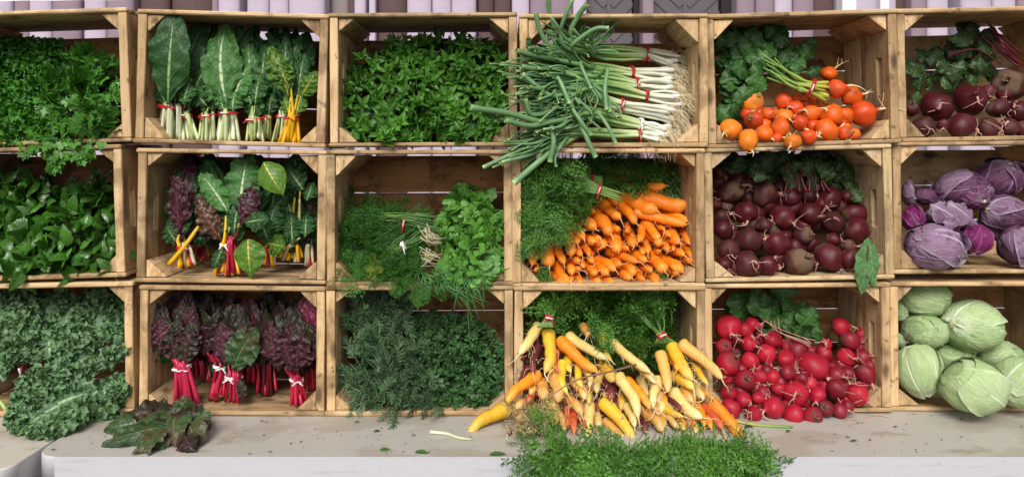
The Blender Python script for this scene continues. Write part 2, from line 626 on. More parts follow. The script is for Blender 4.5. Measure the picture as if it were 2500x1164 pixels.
CURLP = mat_leaf('curly parsley leaf', (.010, .062, .004), (.060, .225, .016), (.09, .28, .03), .5, .03, 6, .1, 150, .3, .14)
CILANTRO = mat_leaf('cilantro leaf', (.024, .100, .008), (.15, .38, .055), (.17, .40, .08), .42, .05, 6, .25, 120, .3, .18)
DILL = mat_leaf('dill frond', (.014, .070, .010), (.075, .22, .030), (.08, .24, .04), .55, .02, 6, 0, 150, 0, .12)
DILLY = mat_leaf('yellow dill flower', (.10, .17, .012), (.32, .40, .04), (.3, .4, .05), .55, .02, 6, 0, 150, 0, .15)
ROSEM = mat_leaf('rosemary needle', (.026, .066, .028), (.15, .27, .125), (.27, .38, .23), .45, .12, 6, 0, 150, 0, .08)
OREG = mat_leaf('oregano leaf', (.018, .062, .018), (.085, .205, .060), (.13, .27, .10), .45, .06, 5, .3, 120, .3, .12)
KALE = mat_leaf('curly kale leaf', (.040, .100, .042), (.145, .255, .120), (.36, .50, .30), .5, .10, 7, .5, 70, .5, .12)
KALEF = mat_leaf('kale frill', (.036, .100, .036), (.165, .295, .130), (.3, .45, .22), .5, .02, 6, .1, 120, .3, .14)
CARROTG = mat_leaf('carrot frond', (.014, .075, .012), (.115, .285, .036), (.17, .34, .06), .46, .02, 6, 0, 150, 0, .14)
DRYG = mat_leaf('drying carrot frond', (.26, .22, .09), (.55, .46, .24), (.5, .45, .2), .6, .02, 6, 0, 150, 0, .14)
BEETG = mat_leaf('beet leaf', (.012, .054, .010), (.060, .175, .032), (.13, .26, .07), .42, .06, 6, .35, 55, .7)
REDBEETG = mat_leaf('red beet leaf', (.012, .036, .009), (.050, .115, .024), (.15, .05, .05), .42, .07, 6, .3, 55, .8)
PALEBEETG = mat_leaf('pale limp beet leaf', (.06, .16, .05), (.14, .30, .105), (.30, .44, .2), .5, .05, 6, .5, 55, .9)
HEAPCORE = mat_plain('shaded heap inside', (.004, .016, .003), (.009, .03, .006), 40, .7, .3)  # near-black green: the shade between the leaves is put into the colour
CHIVE = mat_stalk('chive blade', [(0, (.05, .15, .04)), (1, (.08, .24, .06))], .4)

ST_WHITE = mat_stalk('pale green stalk', [(0, (.62, .68, .42)), (.4, (.52, .60, .30)), (1, (.42, .52, .22))], .4)
ST_GREEN = mat_stalk('light green stalk', [(0, (.50, .58, .25)), (.5, (.36, .48, .14)), (1, (.30, .42, .12))], .4)
ST_YELLOW = mat_stalk('yellow stalk', [(0, (.78, .43, .01)), (.5, (.80, .45, .01)), (1, (.62, .45, .04))], .36, streak=.2)
ST_RED = mat_stalk('red stalk', [(0, (.40, .010, .03)), (.5, (.36, .008, .03)), (1, (.26, .012, .03))], .32, streak=.3)
ST_PINK = mat_stalk('pink red stalk', [(0, (.52, .02, .07)), (.5, (.50, .03, .08)), (1, (.34, .02, .05))], .32, streak=.3)
ST_CREAM = mat_stalk('white stalk', [(0, (.80, .80, .62)), (.6, (.72, .72, .48)), (1, (.5, .55, .3))], .38, streak=.15)
ST_DKRED = mat_stalk('dark red beet stalk', [(0, (.14, .008, .022)), (1, (.085, .012, .020))], .4)
ST_BEET = mat_stalk('golden beet stalk', [(0, (.52, .46, .07)), (.35, (.36, .42, .07)), (1, (.12, .28, .06))], .38)
ST_CARROT = mat_stalk('carrot stalk', [(0, (.20, .30, .08)), (.5, (.14, .28, .07)), (1, (.08, .2, .05))], .42)
ONION = mat_stalk('green onion', [(0, (.72, .71, .62)), (.20, (.70, .71, .55)), (.33, (.48, .60, .26)), (.47, (.20, .38, .10)), (.62, (.15, .30, .11)), (1, (.13, .26, .10))], .30, streak=.12)
ONIONL = mat_stalk('green onion leaf', [(0, (.26, .44, .14)), (.3, (.16, .30, .115)), (.93, (.13, .26, .115)), (.985, (.26, .44, .14)), (1, (.42, .58, .24))], .32, streak=.12)
ONROOT = mat_plain('onion root hair', (.60, .49, .28), (.78, .69, .48), 60, .8, 0)
TIE = mat_plain('red twist tie', (.36, .012, .015), (.55, .03, .03), 160, .45, 0)
DTIE = mat_plain('dark red tie', (.10, .012, .014), (.18, .03, .03), 160, .5, 0)
WTIE = mat_plain('white twist tie', (.75, .70, .70), (.85, .82, .80), 160, .5, 0)
ROOTHAIR_O = mat_plain('orange root hair', (.72, .32, .12), (.80, .52, .28), 80, .6, 0)
ROOTHAIR_C = mat_plain('cream root hair', (.68, .52, .26), (.80, .66, .42), 80, .6, 0)
ROOTHAIR_R = mat_plain('pinkish root hair', (.40, .16, .13), (.60, .36, .28), 80, .6, 0)
ROOTHAIR_D = mat_plain('brown root hair', (.22, .10, .08), (.46, .28, .22), 80, .7, 0)

CARROT = mat_root('orange carrot skin', (.80, .185, .006), (.88, .245, .010), (.86, .32, .04), (.24, .07, .015), 20, .46, .5, (.40, .16, .03))
C_OR = mat_root('bright orange carrot skin', (.82, .24, .008), (.86, .32, .015), (.86, .44, .07), (.45, .2, .05), 24, .48, .3, (.6, .3, .03))
C_YE = mat_root('yellow carrot skin', (.74, .43, .018), (.80, .50, .04), (.82, .62, .18), (.40, .25, .06), 24, .5, .35, (.50, .46, .05))
C_CR = mat_root('cream carrot skin', (.74, .52, .14), (.80, .60, .22), (.84, .70, .36), (.42, .27, .10), 24, .5, .35, (.48, .44, .12))
C_AP = mat_root('apricot carrot skin', (.76, .36, .075), (.80, .44, .12), (.83, .56, .24), (.45, .22, .08), 24, .5, .35, (.6, .4, .1))
C_RE = mat_root('red carrot skin', (.50, .07, .025), (.62, .13, .045), (.66, .2, .08), (.2, .05, .03), 24, .5, .35)
C_PU = mat_root('purple carrot skin', (.085, .012, .020), (.15, .028, .035), (.28, .08, .06), (.14, .06, .04), 24, .5, .4)
GOLDB = mat_beet('golden beet skin', (.70, .085, .008), (.80, .155, .010), (.38, .10, .022), .8, .42)
GOLDR = mat_beet('deep orange beet skin', (.60, .045, .010), (.72, .095, .012), (.32, .06, .02), .8, .40)
GOLDY = mat_beet('yellow orange beet skin', (.78, .17, .010), (.82, .25, .02), (.48, .17, .045), .7, .44)
REDB = mat_beet('dark beet skin', (.048, .005, .009), (.105, .010, .014), (.085, .045, .028), .95, .46)
REDB2 = mat_beet('earthy beet skin', (.050, .010, .011), (.080, .016, .016), (.125, .075, .045), 1.0, .55)
RADB = mat_beet('bright red beet skin', (.31, .006, .020), (.47, .016, .038), (.16, .024, .026), .8, .46)
RADD = mat_beet('dull red beet skin', (.165, .007, .016), (.27, .016, .034), (.12, .042, .036), .85, .44)
STUB = mat_stalk('cut stem stub', [(0, (.40, .34, .06)), (1, (.24, .22, .06))], .5)
STUBR = mat_stalk('cut red stem stub', [(0, (.10, .02, .025)), (1, (.20, .12, .07))], .6)

CABG = mat_cabbage('green cabbage leaf', (.27, .42, .15), (.56, .69, .37), (.76, .83, .60), (.80, .84, .66), (.5, .5, .3), .42, 0, .75)
CABW = mat_cabbage('outer cabbage leaf', (.12, .27, .06), (.34, .52, .17), (.66, .77, .46), (.68, .75, .52), (.5, .5, .3), .42, 0, .7)
CABR = mat_cabbage('red cabbage leaf', (.065, .013, .045), (.19, .062, .145), (.46, .32, .47), (.42, .30, .42), (.020, .004, .022), .42, .9, .75)
CABRL = mat_cabbage('bloomed red cabbage leaf', (.14, .055, .125), (.36, .225, .35), (.66, .56, .68), (.50, .40, .50), (.085, .008, .055), .46, .75, .9)
CABM = mat_cabbage('bare magenta cabbage leaf', (.15, .006, .085), (.26, .02, .15), (.50, .22, .40), (.3, .05, .2), (.07, .005, .04), .3, .4, .4)


def mat_table(name, clean, dirty):
    M = Mat(name)
    g = M.obj()
    n1 = M.noise(M.vmul(g, (1.3, 2.2, 1)), 2.2, 4, .62, .6)
    n2 = M.noise(M.vmul(g, (1, 1.6, 1)), 9, 5, .65, .3)
    n3 = M.noise(g, 60, 3, .7)
    nor = M.sep(M.n('ShaderNodeTexCoord').outputs['Normal'])
    up = M.step(nor[2], .6, .95)
    col = M.mix(M.math('MULTIPLY', up, .82), clean, dirty)
    st = M.step(M.math('ADD', M.math('MULTIPLY', n1, .72), M.math('MULTIPLY', n2, .28)), .49, .56)
    col = M.mix(M.math('MULTIPLY', M.math('MULTIPLY', st, up), .30), col, (.24, .165, .095))
    st2 = M.step(n2, .60, .68)
    col = M.mix(M.math('MULTIPLY', M.math('MULTIPLY', st2, up), .35), col, (.20, .16, .11))
    col = M.mix(M.math('MULTIPLY', M.step(n3, .64, .74), .30), col, (.20, .18, .15))
    scr = M.noise(M.vmul(g, (3, 40, 40)), 2.0, 3, .6)
    col = M.mix(M.math('MULTIPLY', M.step(scr, .60, .72), .35), col, (.34, .32, .33))
    M.bump(M.math('ADD', n3, M.math('MULTIPLY', scr, .5)), .12, .002)
    return M.fin(col, M.math('ADD', .38, M.math('MULTIPLY', n2, .25)), .35)


TABLE = mat_table('white plastic table', (.50, .495, .525), (.44, .405, .345))
TABLE2 = mat_table('worn white table', (.68, .66, .65), (.52, .46, .38))
METAL = mat_plain('grey steel tube', (.25, .25, .26), (.32, .32, .33), 30, .4, 0)
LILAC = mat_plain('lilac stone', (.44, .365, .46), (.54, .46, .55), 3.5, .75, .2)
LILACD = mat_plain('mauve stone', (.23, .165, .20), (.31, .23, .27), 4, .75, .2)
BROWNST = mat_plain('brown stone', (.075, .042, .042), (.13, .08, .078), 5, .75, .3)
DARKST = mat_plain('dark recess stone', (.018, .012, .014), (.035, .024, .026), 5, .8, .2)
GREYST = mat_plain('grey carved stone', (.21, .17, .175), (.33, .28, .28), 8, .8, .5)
DOORM = mat_plain('grey door wood', (.085, .075, .085), (.13, .115, .125), 9, .6, .3)
WHITEM = mat_plain('white painted metal', (.74, .75, .78), (.8, .8, .82), 10, .4, 0)
CANVAS = mat_plain('white canvas', (.74, .72, .74), (.8, .79, .8), 14, .8, .2)


def mat_ground():
    M = Mat('grey asphalt')
    g = M.obj()
    a = M.noise(g, .7, 4)
    b = M.noise(g, 90, 3, .7)
    col = M.mix(a, (.055, .053, .052), (.085, .082, .08))
    col = M.mix(M.math('MULTIPLY', b, .5), col, (.14, .13, .125))
    M.bump(b, .4, .004)
    return M.fin(col, .85, .2)


# ---------------------------------------------------------------- the setting
def sheet(name, x0, x1, y0, y1, z, mat):
    me = bpy.data.meshes.new(name)
    me.from_pydata([(x0, y0, z), (x1, y0, z), (x1, y1, z), (x0, y1, z)], [], [(0, 1, 2, 3)])
    me.materials.append(mat)
    o = bpy.data.objects.new(name, me)
    COL.objects.link(o)
    return tag(o, kind='structure')


sheet('ground', -400, 400, -400, 400, 0, mat_ground())


def box_bm(lo, hi, bevel=.0015, seg=1, jit=0.0):
    bm = bmesh.new()
    vs = [bm.verts.new((x, y, z)) for x in (lo[0], hi[0]) for y in (lo[1], hi[1]) for z in (lo[2], hi[2])]
    for q in ((0, 1, 3, 2), (4, 6, 7, 5), (0, 4, 5, 1), (2, 3, 7, 6), (0, 2, 6, 4), (1, 5, 7, 3)):
        bm.faces.new([vs[i] for i in q])
    if jit:
        for v in vs:
            v.co += Vector([random.uniform(-jit, jit) for _ in range(3)])
    if bevel:
        bmesh.ops.bevel(bm, geom=list(bm.edges), offset=bevel, segments=seg, affect='EDGES', profile=.7)
    return bm


def bm_arrays(bm, long=0, off=None):
    bm.verts.ensure_lookup_table()
    v = np.array([p.co[:] for p in bm.verts])
    f = [[p.index for p in q.verts] for q in bm.faces]
    bm.free()
    order = [long] + [k for k in range(3) if k != long]
    if off is None:
        off = np.array([random.uniform(-9, 9) for _ in range(3)])
    return v, f, v[:, order] + off


def add_box(mb, lo, hi, bevel=.0015, long=0, mi=0, jit=0.0, seg=1):
    v, f, g = bm_arrays(box_bm(lo, hi, bevel, seg, jit), long)
    return mb.add(v, f, g, mi)


def board(name, lo, hi, mat, parent, long=0, bevel=.0016, jit=.0006):
    mb = MB()
    add_box(mb, lo, hi, bevel, long, 0, jit)
    o = mb.build(name, mat, None, smooth=False, origin=(0, 0, 0))
    o.parent = parent
    return o


CRATES = {}


def crate(key, label, cx, cy, w, h, roll=0.0, yaw=0.0, Y=0.0, gap=(.016, .003, .003), backmat=None, mat=None, blk=.042, D=.262, onz=None):
    s = S(Y)
    W, H = w * s, h * s
    root = empty('wooden_crate', (0, 0, 0), label, 'crate', 'open wooden crates stacked on their sides as shelves')
    c = Vector(P(cx, cy, Y))
    a = R(roll)
    up = Vector((-math.sin(a), 0, math.cos(a)))
    loc = c - up * (H / 2)
    if onz is not None:
        loc.z = onz + abs(math.sin(a)) * W / 2
    root.location = loc
    root.rotation_euler = (0, -a, R(yaw))
    wd = mat or WOOD
    bk = backmat or WOODB
    ts, te, e = .0105 + random.uniform(-.001, .0015), .0205, .0012
    x0, x1 = -W / 2, W / 2
    # slats that close the top and the bottom
    for z0, z1, ov in ((H - ts, H, .004), (0, ts, .004)):
        mid = D * random.uniform(.50, .56)
        board('side_slat', (x0 - ov * random.random(), -.003 - .002 * random.random(), z0), (x1 + ov * random.random(), mid, z1), wd, root, 0, .003)
        board('side_slat', (x0, mid + .004, z0), (x1, D - .012 - .001 - (.012 if z0 > .1 else 0), z1), wd, root, 0)
    zi0, zi1 = ts + .0004, H - ts - .0004
    for sgn in (-1, 1):
        xa, xb = (x0, x0 + te) if sgn < 0 else (x1 - te, x1)
        d1 = D * .57
        # front end board with its hand slot
        mb = MB()
        zc = (zi0 + zi1) / 2 + .004
        ys, zs = [0.0, .040, .064, d1], [zi0, zc - .046, zc + .046, zi1]
        off = np.array([random.uniform(-9, 9) for _ in range(3)])
        vid, vs, fs = {}, [], []
        ins = .0

        def vtx(x, y, z):
            k = (round(x, 5), round(y, 5), round(z, 5))
            if k not in vid:
                vid[k] = len(vs)
                vs.append((x, y, z))
            return vid[k]
        for i in range(3):
            for j in range(3):
                if (i, j) == (1, 1):
                    continue
                q = [(ys[i], zs[j]), (ys[i + 1], zs[j]), (ys[i + 1], zs[j + 1]), (ys[i], zs[j + 1])]
                fs.append([vtx(xa, *p) for p in q][::-1])
                fs.append([vtx(xb, *p) for p in q])
        def strip(a_, b_):
            fs.append([vtx(xa, *a_), vtx(xa, *b_), vtx(xb, *b_), vtx(xb, *a_)])
        for i in range(3):
            strip((ys[i], zs[0]), (ys[i + 1], zs[0]))
            strip((ys[i + 1], zs[3]), (ys[i], zs[3]))
            strip((ys[3], zs[i]), (ys[3], zs[i + 1]))
            strip((ys[0], zs[i + 1]), (ys[0], zs[i]))
        for a_, b_ in (((1, 1), (1, 2)), ((1, 2), (2, 2)), ((2, 2), (2, 1)), ((2, 1), (1, 1))):
            strip((ys[a_[0]], zs[a_[1]]), (ys[b_[0]], zs[b_[1]]))
        v = np.array(vs)
        v[:, 0] += np.random.default_rng(len(CRATES) * 7 + sgn + 1).normal(0, .0006, len(v))
        mb.add(v, fs, v[:, [2, 1, 0]] + off)
        o = mb.build('end_board', wd, None, smooth=False, origin=(0, 0, 0))
        o.parent = root
        bm = bmesh.new(); bm.from_mesh(o.data)
        bmesh.ops.recalc_face_normals(bm, faces=bm.faces)
        ed = [q for q in bm.edges if q.is_manifold and q.calc_face_angle(0) > .8]
        bmesh.ops.bevel(bm, geom=ed, offset=.0018, segments=1, affect='EDGES')
        bm.to_mesh(o.data); bm.free()
        board('end_board', (xa + .0006 * sgn, d1 + .002, zi0), (xb + .0006 * sgn, D - .0125, zi1), WOODG if random.random() < .5 else wd, root, 2)
        # triangular corner blocks that run the depth of the crate
        for top in (0, 1):
            b = blk * random.uniform(.85, 1.2)
            b2 = b * random.uniform(.8, 1.05)
            xi = (x0 + te + e) if sgn < 0 else (x1 - te - e)
            zz = (zi1 - e) if top else (zi0 + e)
            xd, zd = -sgn * b, (-b2 if top else b2)
            ya, yb = .004 + random.uniform(0, .004), D - .0135
            bm = bmesh.new()
            pr = []
            for y in (ya, yb):
                pr.append([bm.verts.new(p) for p in ((xi, y, zz), (xi + xd, y, zz), (xi + xd * .93, y, zz + zd * .12), (xi + xd * .12, y, zz + zd * .93), (xi, y, zz + zd))])
            bm.faces.new(pr[0]); bm.faces.new(pr[1][::-1])
            for i in range(5):
                j = (i + 1) % 5
                bm.faces.new([pr[0][i], pr[1][i], pr[1][j], pr[0][j]])
            bmesh.ops.recalc_face_normals(bm, faces=bm.faces)
            bmesh.ops.bevel(bm, geom=list(bm.edges), offset=.0012, segments=1, affect='EDGES')
            v, f, g = bm_arrays(bm, 1)
            o = MB().add(v, f, g).build('corner_block', wd, None, smooth=False, origin=(0, 0, 0))
            o.parent = root
    # three boards that were the crate's bottom and now close its back
    z = ts + .0005
    top = H - ts - gap[0]
    hts = [.34, .33, .33]
    for k in range(3):
        zz = z + (top - ts) * hts[k]
        z1 = zz - (gap[1] if k == 0 else gap[2] if k == 1 else 0)
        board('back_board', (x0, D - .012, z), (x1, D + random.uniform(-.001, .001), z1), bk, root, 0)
        z = zz
    CRATES[key] = dict(root=root, W=W, H=H, cx=cx, cy=cy, w=w, h=h, Y=Y)
    return root


crate('11', 'crate of curly and flat parsley, top of the far left stack', 80, 190, 462, 328, 2.0, 1.5, .0, (.020, .003, .003))
crate('21', 'crate of basil, middle of the far left stack', 66, 521, 462, 324, 1.7, 1.5, .0, (.012, .003, .003))
crate('31', 'crate of curly kale, bottom of the far left stack', 90, 852, 462, 322, .6, 2.0, .0, onz=ZT)
crate('12', 'crate of green and yellow stemmed chard bunches in the top row', 565, 192, 464, 326, -1.6, 0, .0, (.020, .003, .003))
crate('22', 'crate of rainbow chard bunches, between basil crate and dill crate', 565, 528, 460, 326, -.8, 0, .0, (.012, .003, .003))
crate('32', 'crate of dark red chard with red stalks on the table', 566, 855, 452, 316, -.4, 0, .0, (.012, .003, .003), onz=ZT)
crate('13', 'crate full of mint, third from left in the top row', 1034, 195, 458, 326, .3, 0, .0, (.019, .003, .003))
crate('23', 'half empty crate of dill, cilantro and chives showing bare back boards', 1024, 532, 454, 332, .2, 0, .0, (.006, .004, .003))
crate('33', 'crate of rosemary and oregano standing on the table', 1025, 859, 456, 318, .2, 0, .0, (.010, .003, .003), onz=ZT)
crate('14', 'crate of green onions with long leaves spilling out, top row', 1499, 197, 460, 326, .2, 0, .0, (.026, .003, .003), backmat=WOODB, blk=.05)
crate('24', 'crate of orange carrots in the middle row', 1486, 532, 470, 338, .1, 0, .0)
crate('34', 'crate of yellow, cream and orange carrots spilling onto the table', 1489, 852, 466, 316, .1, 0, .0, onz=ZT)
crate('15', 'crate of golden beets in the top row', 1959, 193, 464, 328, 1.7, -1.0, .02, (.016, .003, .003), blk=.046)
crate('25', 'crate of dark red beets in the middle row', 1950, 521, 456, 328, 1.4, -1.0, .02, (.012, .003, .003), mat=WOODG)
crate('35', 'crate of bright red beets standing on the table', 1946, 845, 452, 314, .6, -1.0, .02, (.012, .003, .003), onz=ZT)
crate('16', 'crate of large dark beets, top of the far right stack', 2424, 181, 460, 326, 1.0, -1.0, .03, (.020, .003, .003), backmat=WOODG)
crate('26', 'crate of red cabbages, middle of the far right stack', 2412, 506, 458, 322, .4, -1.0, .03, (.012, .006, .003), backmat=WOODG)
crate('36', 'crate of green cabbages, bottom of the far right stack', 2404, 828, 456, 316, .3, -1.0, .03, (.012, .006, .003), onz=ZT)


# ---------------------------------------------------------------- tables
def rounded_slab(x0, x1, y0, y1, z0, z1, rad, bev, mat, name, parent):
    bm = bmesh.new()
    pts = []
    for cx_, cy_, a0 in ((x1 - rad, y1 - rad, 0), (x0 + rad, y1 - rad, 90), (x0 + rad, y0 + rad, 180), (x1 - rad, y0 + rad, 270)):
        for k in range(9):
            a = R(a0 + k * 11.25)
            pts.append((cx_ + rad * math.cos(a), cy_ + rad * math.sin(a)))
    lo = [bm.verts.new((*p, z0)) for p in pts]
    hi = [bm.verts.new((*p, z1)) for p in pts]
    bm.faces.new(hi); bm.faces.new(lo[::-1])
    n = len(pts)
    for i in range(n):
        bm.faces.new([lo[i], lo[(i + 1) % n], hi[(i + 1) % n], hi[i]])
    ed = [e_ for e_ in bm.edges if all(v.co.z > z1 - 1e-4 for v in e_.verts)]
    bmesh.ops.bevel(bm, geom=ed, offset=bev, segments=4, affect='EDGES', profile=.6)
    v, f, g = bm_arrays(bm)
    o = MB().add(v, f, g).build(name, mat, None, smooth=True, origin=(0, 0, 0))
    for p in o.data.polygons:
        if p.area > .0035: p.use_smooth = False
    o.parent = parent
    return o


def table(label, x0, x1, y0, y1, zt, mat):
    t = empty('folding_table', (0, 0, 0), label, 'table')
    rounded_slab(x0, x1, y0, y1, zt - .052, zt, .05, .005, mat, 'table_top', t)
    for x in (x0 + .12, x1 - .12):
        for y in (y0 + .1, y1 - .1):
            mb = MB()
            mb.add(*tube([(x, y, 0), (x, y, zt - .05)], .0125, 12))
            mb.build('leg', METAL, t)
    return t


table('long white plastic folding table with dirty grey top carrying most crates', -.992, 2.05, -.24, .52, ZT, TABLE)
table('worn whitish table under the kale crate, at the lower left corner', -2.6, -1.004, -.31, .52, ZT - .002, TABLE2)

# ---------------------------------------------------------------- building behind
BY = 3.2
bd = empty('building', (0, BY, 0), 'mauve stone facade of clustered columns and dark carved doors behind the crates', 'building')
bs_ = S(BY)


def bx(px):
    return (px - 1220) * bs_


mb = MB(); add_box(mb, (-7, BY + .35, 0), (7, BY + .8, 6), .01); o = mb.build('wall', BROWNST, bd, smooth=False)
mb = MB(); add_box(mb, (-7, BY - .35, 0), (7, BY + .34, .42), .02); o = mb.build('plinth', LILAC, bd, smooth=False)
COLS = [(-330, -240, 0), (-235, -160, 1), (-150, -60, 0), (-58, 22, 0), (25, 62, 1), (62, 118, 0), (119, 190, 1), (197, 252, 0), (253, 320, 1), (322, 398, 2), (402, 508, 2), (511, 526, 1), (527, 580, 0), (582, 597, 3), (598, 652, 0), (653, 700, 0), (701, 790, 0),
        (792, 838, 4), (841, 862, 2), (862, 890, 0), (898, 914, 0), (915, 990, 2), (992, 1052, 0), (1054, 1100, 0), (1101, 1162, 0), (1164, 1205, 2), (1206, 1248, 2), (1250, 1293, 0), (1295, 1340, 1), (1341, 1398, 1), (1400, 1434, 0),
        (1572, 1600, 1), (1803, 1848, 1), (1850, 1895, 1), (1897, 1940, 0), (1942, 1993, 1), (1995, 2054, 2), (2056, 2150, 0), (2152, 2196, 0), (2197, 2232, 2), (2233, 2270, 1), (2272, 2324, 0), (2326, 2353, 3), (2354, 2430, 0), (2432, 2490, 0), (2492, 2560, 1), (2562, 2640, 0), (2645, 2740, 2), (2742, 2830, 0)]
for x0, x1, k in COLS:
    a, b = bx(x0), bx(x1)
    r = (b - a) / 2
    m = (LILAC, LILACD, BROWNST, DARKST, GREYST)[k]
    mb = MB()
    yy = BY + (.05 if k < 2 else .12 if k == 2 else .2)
    n = 14
    ang = np.linspace(np.pi, 2 * np.pi, n)
    ring = np.stack([(a + b) / 2 + r * np.cos(ang), yy + min(r * .45, .05) * np.sin(ang)], 1)
    ring = np.concatenate([[[a, BY + .348]], ring, [[b, BY + .348]]])
    v, f = [], []
    zs = (.422, 2.1, 4.0, 5.8)
    for z in zs:
        v += [(p[0], p[1], z) for p in ring]
    L = len(ring)
    for i in range(len(zs) - 1):
        for j in range(L - 1):
            f.append([i * L + j, i * L + j + 1, (i + 1) * L + j + 1, (i + 1) * L + j])
    mb.add(v, f, v)
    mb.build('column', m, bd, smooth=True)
for x0, x1 in ((1436, 1556), (1602, 1776)):
    a, b = bx(x0), bx(x1)
    mb = MB(); add_box(mb, (a, BY + .2, .43), (b, BY + .26, 5.6), .004)
    d = mb.build('door', DOORM, bd, smooth=False)
    mb = MB()
    mid = (a + b) / 2
    nst = 40
    for k in range(nst):
        z = .5 + k * .12
        for sg in (-1, 1):
            p0 = V(mid + sg * .012, BY + .192, z)
            p1 = V((b - .01) if sg > 0 else (a + .01), BY + .192, z + (b - a) * .42)
            d_ = unit(p1 - p0); w_ = V(-d_[2], 0, d_[0]) * .036
            q = [p0 - w_, p1 - w_, p1 + w_, p0 + w_]
            v = np.array(q + [x + V(0, .0075, 0) for x in q])
            mb.add(v, [[0, 1, 2, 3], [0, 4, 5, 1], [1, 5, 6, 2], [2, 6, 7, 3], [3, 7, 4, 0]], v)
    add_box(mb, (mid - .012, BY + .188, .45), (mid + .012, BY + .1995, 5.5), .001)
    mb.build('chevron_panel', DOORM, d, smooth=False)
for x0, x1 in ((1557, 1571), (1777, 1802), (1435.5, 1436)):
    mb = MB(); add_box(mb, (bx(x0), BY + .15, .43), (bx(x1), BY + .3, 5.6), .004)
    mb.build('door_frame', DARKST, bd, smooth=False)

# tent poles and the canvas edge seen between the crates and the building
for x0, x1, lab in ((2057, 2092, 'white square tent pole behind the golden beet crate'), (2150, 2172, 'thinner pale tent pole just beside the white square pole')):
    s_ = S(1.2)
    mb = MB()
    a, b = (x0 - 1220) * s_, (x1 - 1220) * s_
    add_box(mb, (a, 1.2, 0), (b, 1.2 + (b - a), 2.6), .003, 2)
    o = mb.build('tent_pole', WHITEM, None, smooth=False, origin=(a, 1.2, 0))
    tag(o, lab, 'pole', 'tent poles behind the stall')
s_ = S(.9)
mb = MB()
zz = ZC + 370 * s_
xs = np.linspace((-420 - 1220) * s_, (470 - 1220) * s_, 40)
v, f = [], []
for i, x in enumerate(xs):
    sag = (i / 39) * .013
    wv = .004 * math.sin(i * 1.1)
    v += [(x, .9 + wv, zz - .011 + sag), (x, .905 - wv, zz + .3)]
    if i: f.append([2 * i - 2, 2 * i, 2 * i + 1, 2 * i - 1])
mb.add(v, f, v)
o = mb.build('tent_valance', CANVAS, None)
tag(o, 'white canvas tent edge hanging above the parsley crate', 'tent edge')
# ---------------------------------------------------------------- generators for the produce
def zf(x0, y0, k):
    return lambda x, y: (x0 + x * k, y0 + y * k)


def carrot(label, cat, group, p0, p1, rad, skin, hair, L=.14, Yt=.03, bend=0.0, blunt=.5, taillen=.03, hairs=3, seed=0, name='carrot', stub=None, maxd=.10, vroot=None):
    """p0 crown, p1 tip in picture px; Yt depth of the tip"""
    r = np.random.default_rng(seed + 31)
    flat = math.hypot(p1[0] - p0[0], p1[1] - p0[1]) * S(Yt)
    dY = min(math.sqrt(max(L * L - flat * flat, 0)), maxd)
    a, b = P(*p0, Yt + dY), P(*p1, Yt)
    ax = unit(b - a)
    side = unit(np.cross(ax, V(0, -1, 0)) + 1e-6)
    ln = np.linalg.norm(b - a)
    rad = rad * S(Yt + dY * .4)
    pts = [a, a * .66 + b * .34 + side * bend * ln * .6, a * .33 + b * .67 + side * bend * ln + V(0, 0, 1) * r.normal(0, .02) * ln, b]
    c = bez(pts, 26)
    u = np.linspace(0, 1, 26)
    prof = (1 - (.12 + .38 * (1 - blunt)) * u) * np.clip(1 - ((u - .72) / .30).clip(0, 1) ** (2.2 + 2 * blunt) * .93, .03, 1) * (1 - .75 * (1 - (u / .075).clip(0, 1)) ** 2)
    prof *= 1 + .03 * np.sin(u * r.uniform(14, 26) + r.uniform(0, 6)) + .045 * np.sin(u * r.uniform(5, 10) + r.uniform(0, 6))
    root = empty(name, (a + b) / 2, label, cat, group)
    mb = MB().add(*tube(c, rad * prof, 12, seed=float(seed % 97), lump=.035))
    # root hair at the tip and along the flank
    hb = MB()
    e = c[-1]
    d = unit(c[-1] - c[-4])
    if taillen > .004:
        k = [e - d * rad * .25]
        dd = d.copy()
        for q in range(5):
            dd = unit(dd + r.normal(0, .28, 3) + V(0, 0, -.10))
            k.append(k[-1] + dd * taillen / 5)
        hb.add(*tube(bez(k, 10), np.linspace(max(rad * .12, .0016), .0005, 10), 5))
    for q in range(hairs):
        i = r.integers(8, 25)
        ang = r.uniform(0, 6.28)
        o = unit(r.normal(0, 1, 3) + V(0, -.8, 0))
        o = unit(o - d * (o @ d))
        s0 = c[i] + o * rad * prof[i] * .9
        l = r.uniform(.006, .024)
        mb.add(*tube(bez([s0, s0 + o * l * .5 + d * l * .2, s0 + o * l * .8 + d * l * .8 + V(0, 0, -l * .4)], 6), np.linspace(.0007, .0003, 6), 4), 1)
    mb.build('body', [skin, hair], root)
    if hb.n:
        hb.build('root_hair', hair, root)
    if stub:
        sb = MB()
        for q in range(4):
            o = unit(-ax + r.normal(0, .22, 3))
            sb.add(*tube([c[0] + r.normal(0, rad * .2, 3), c[0] + o * rad * .55], [rad * .16, rad * .13], 6))
        sb.build('stem_stub', stub, root)
    return root


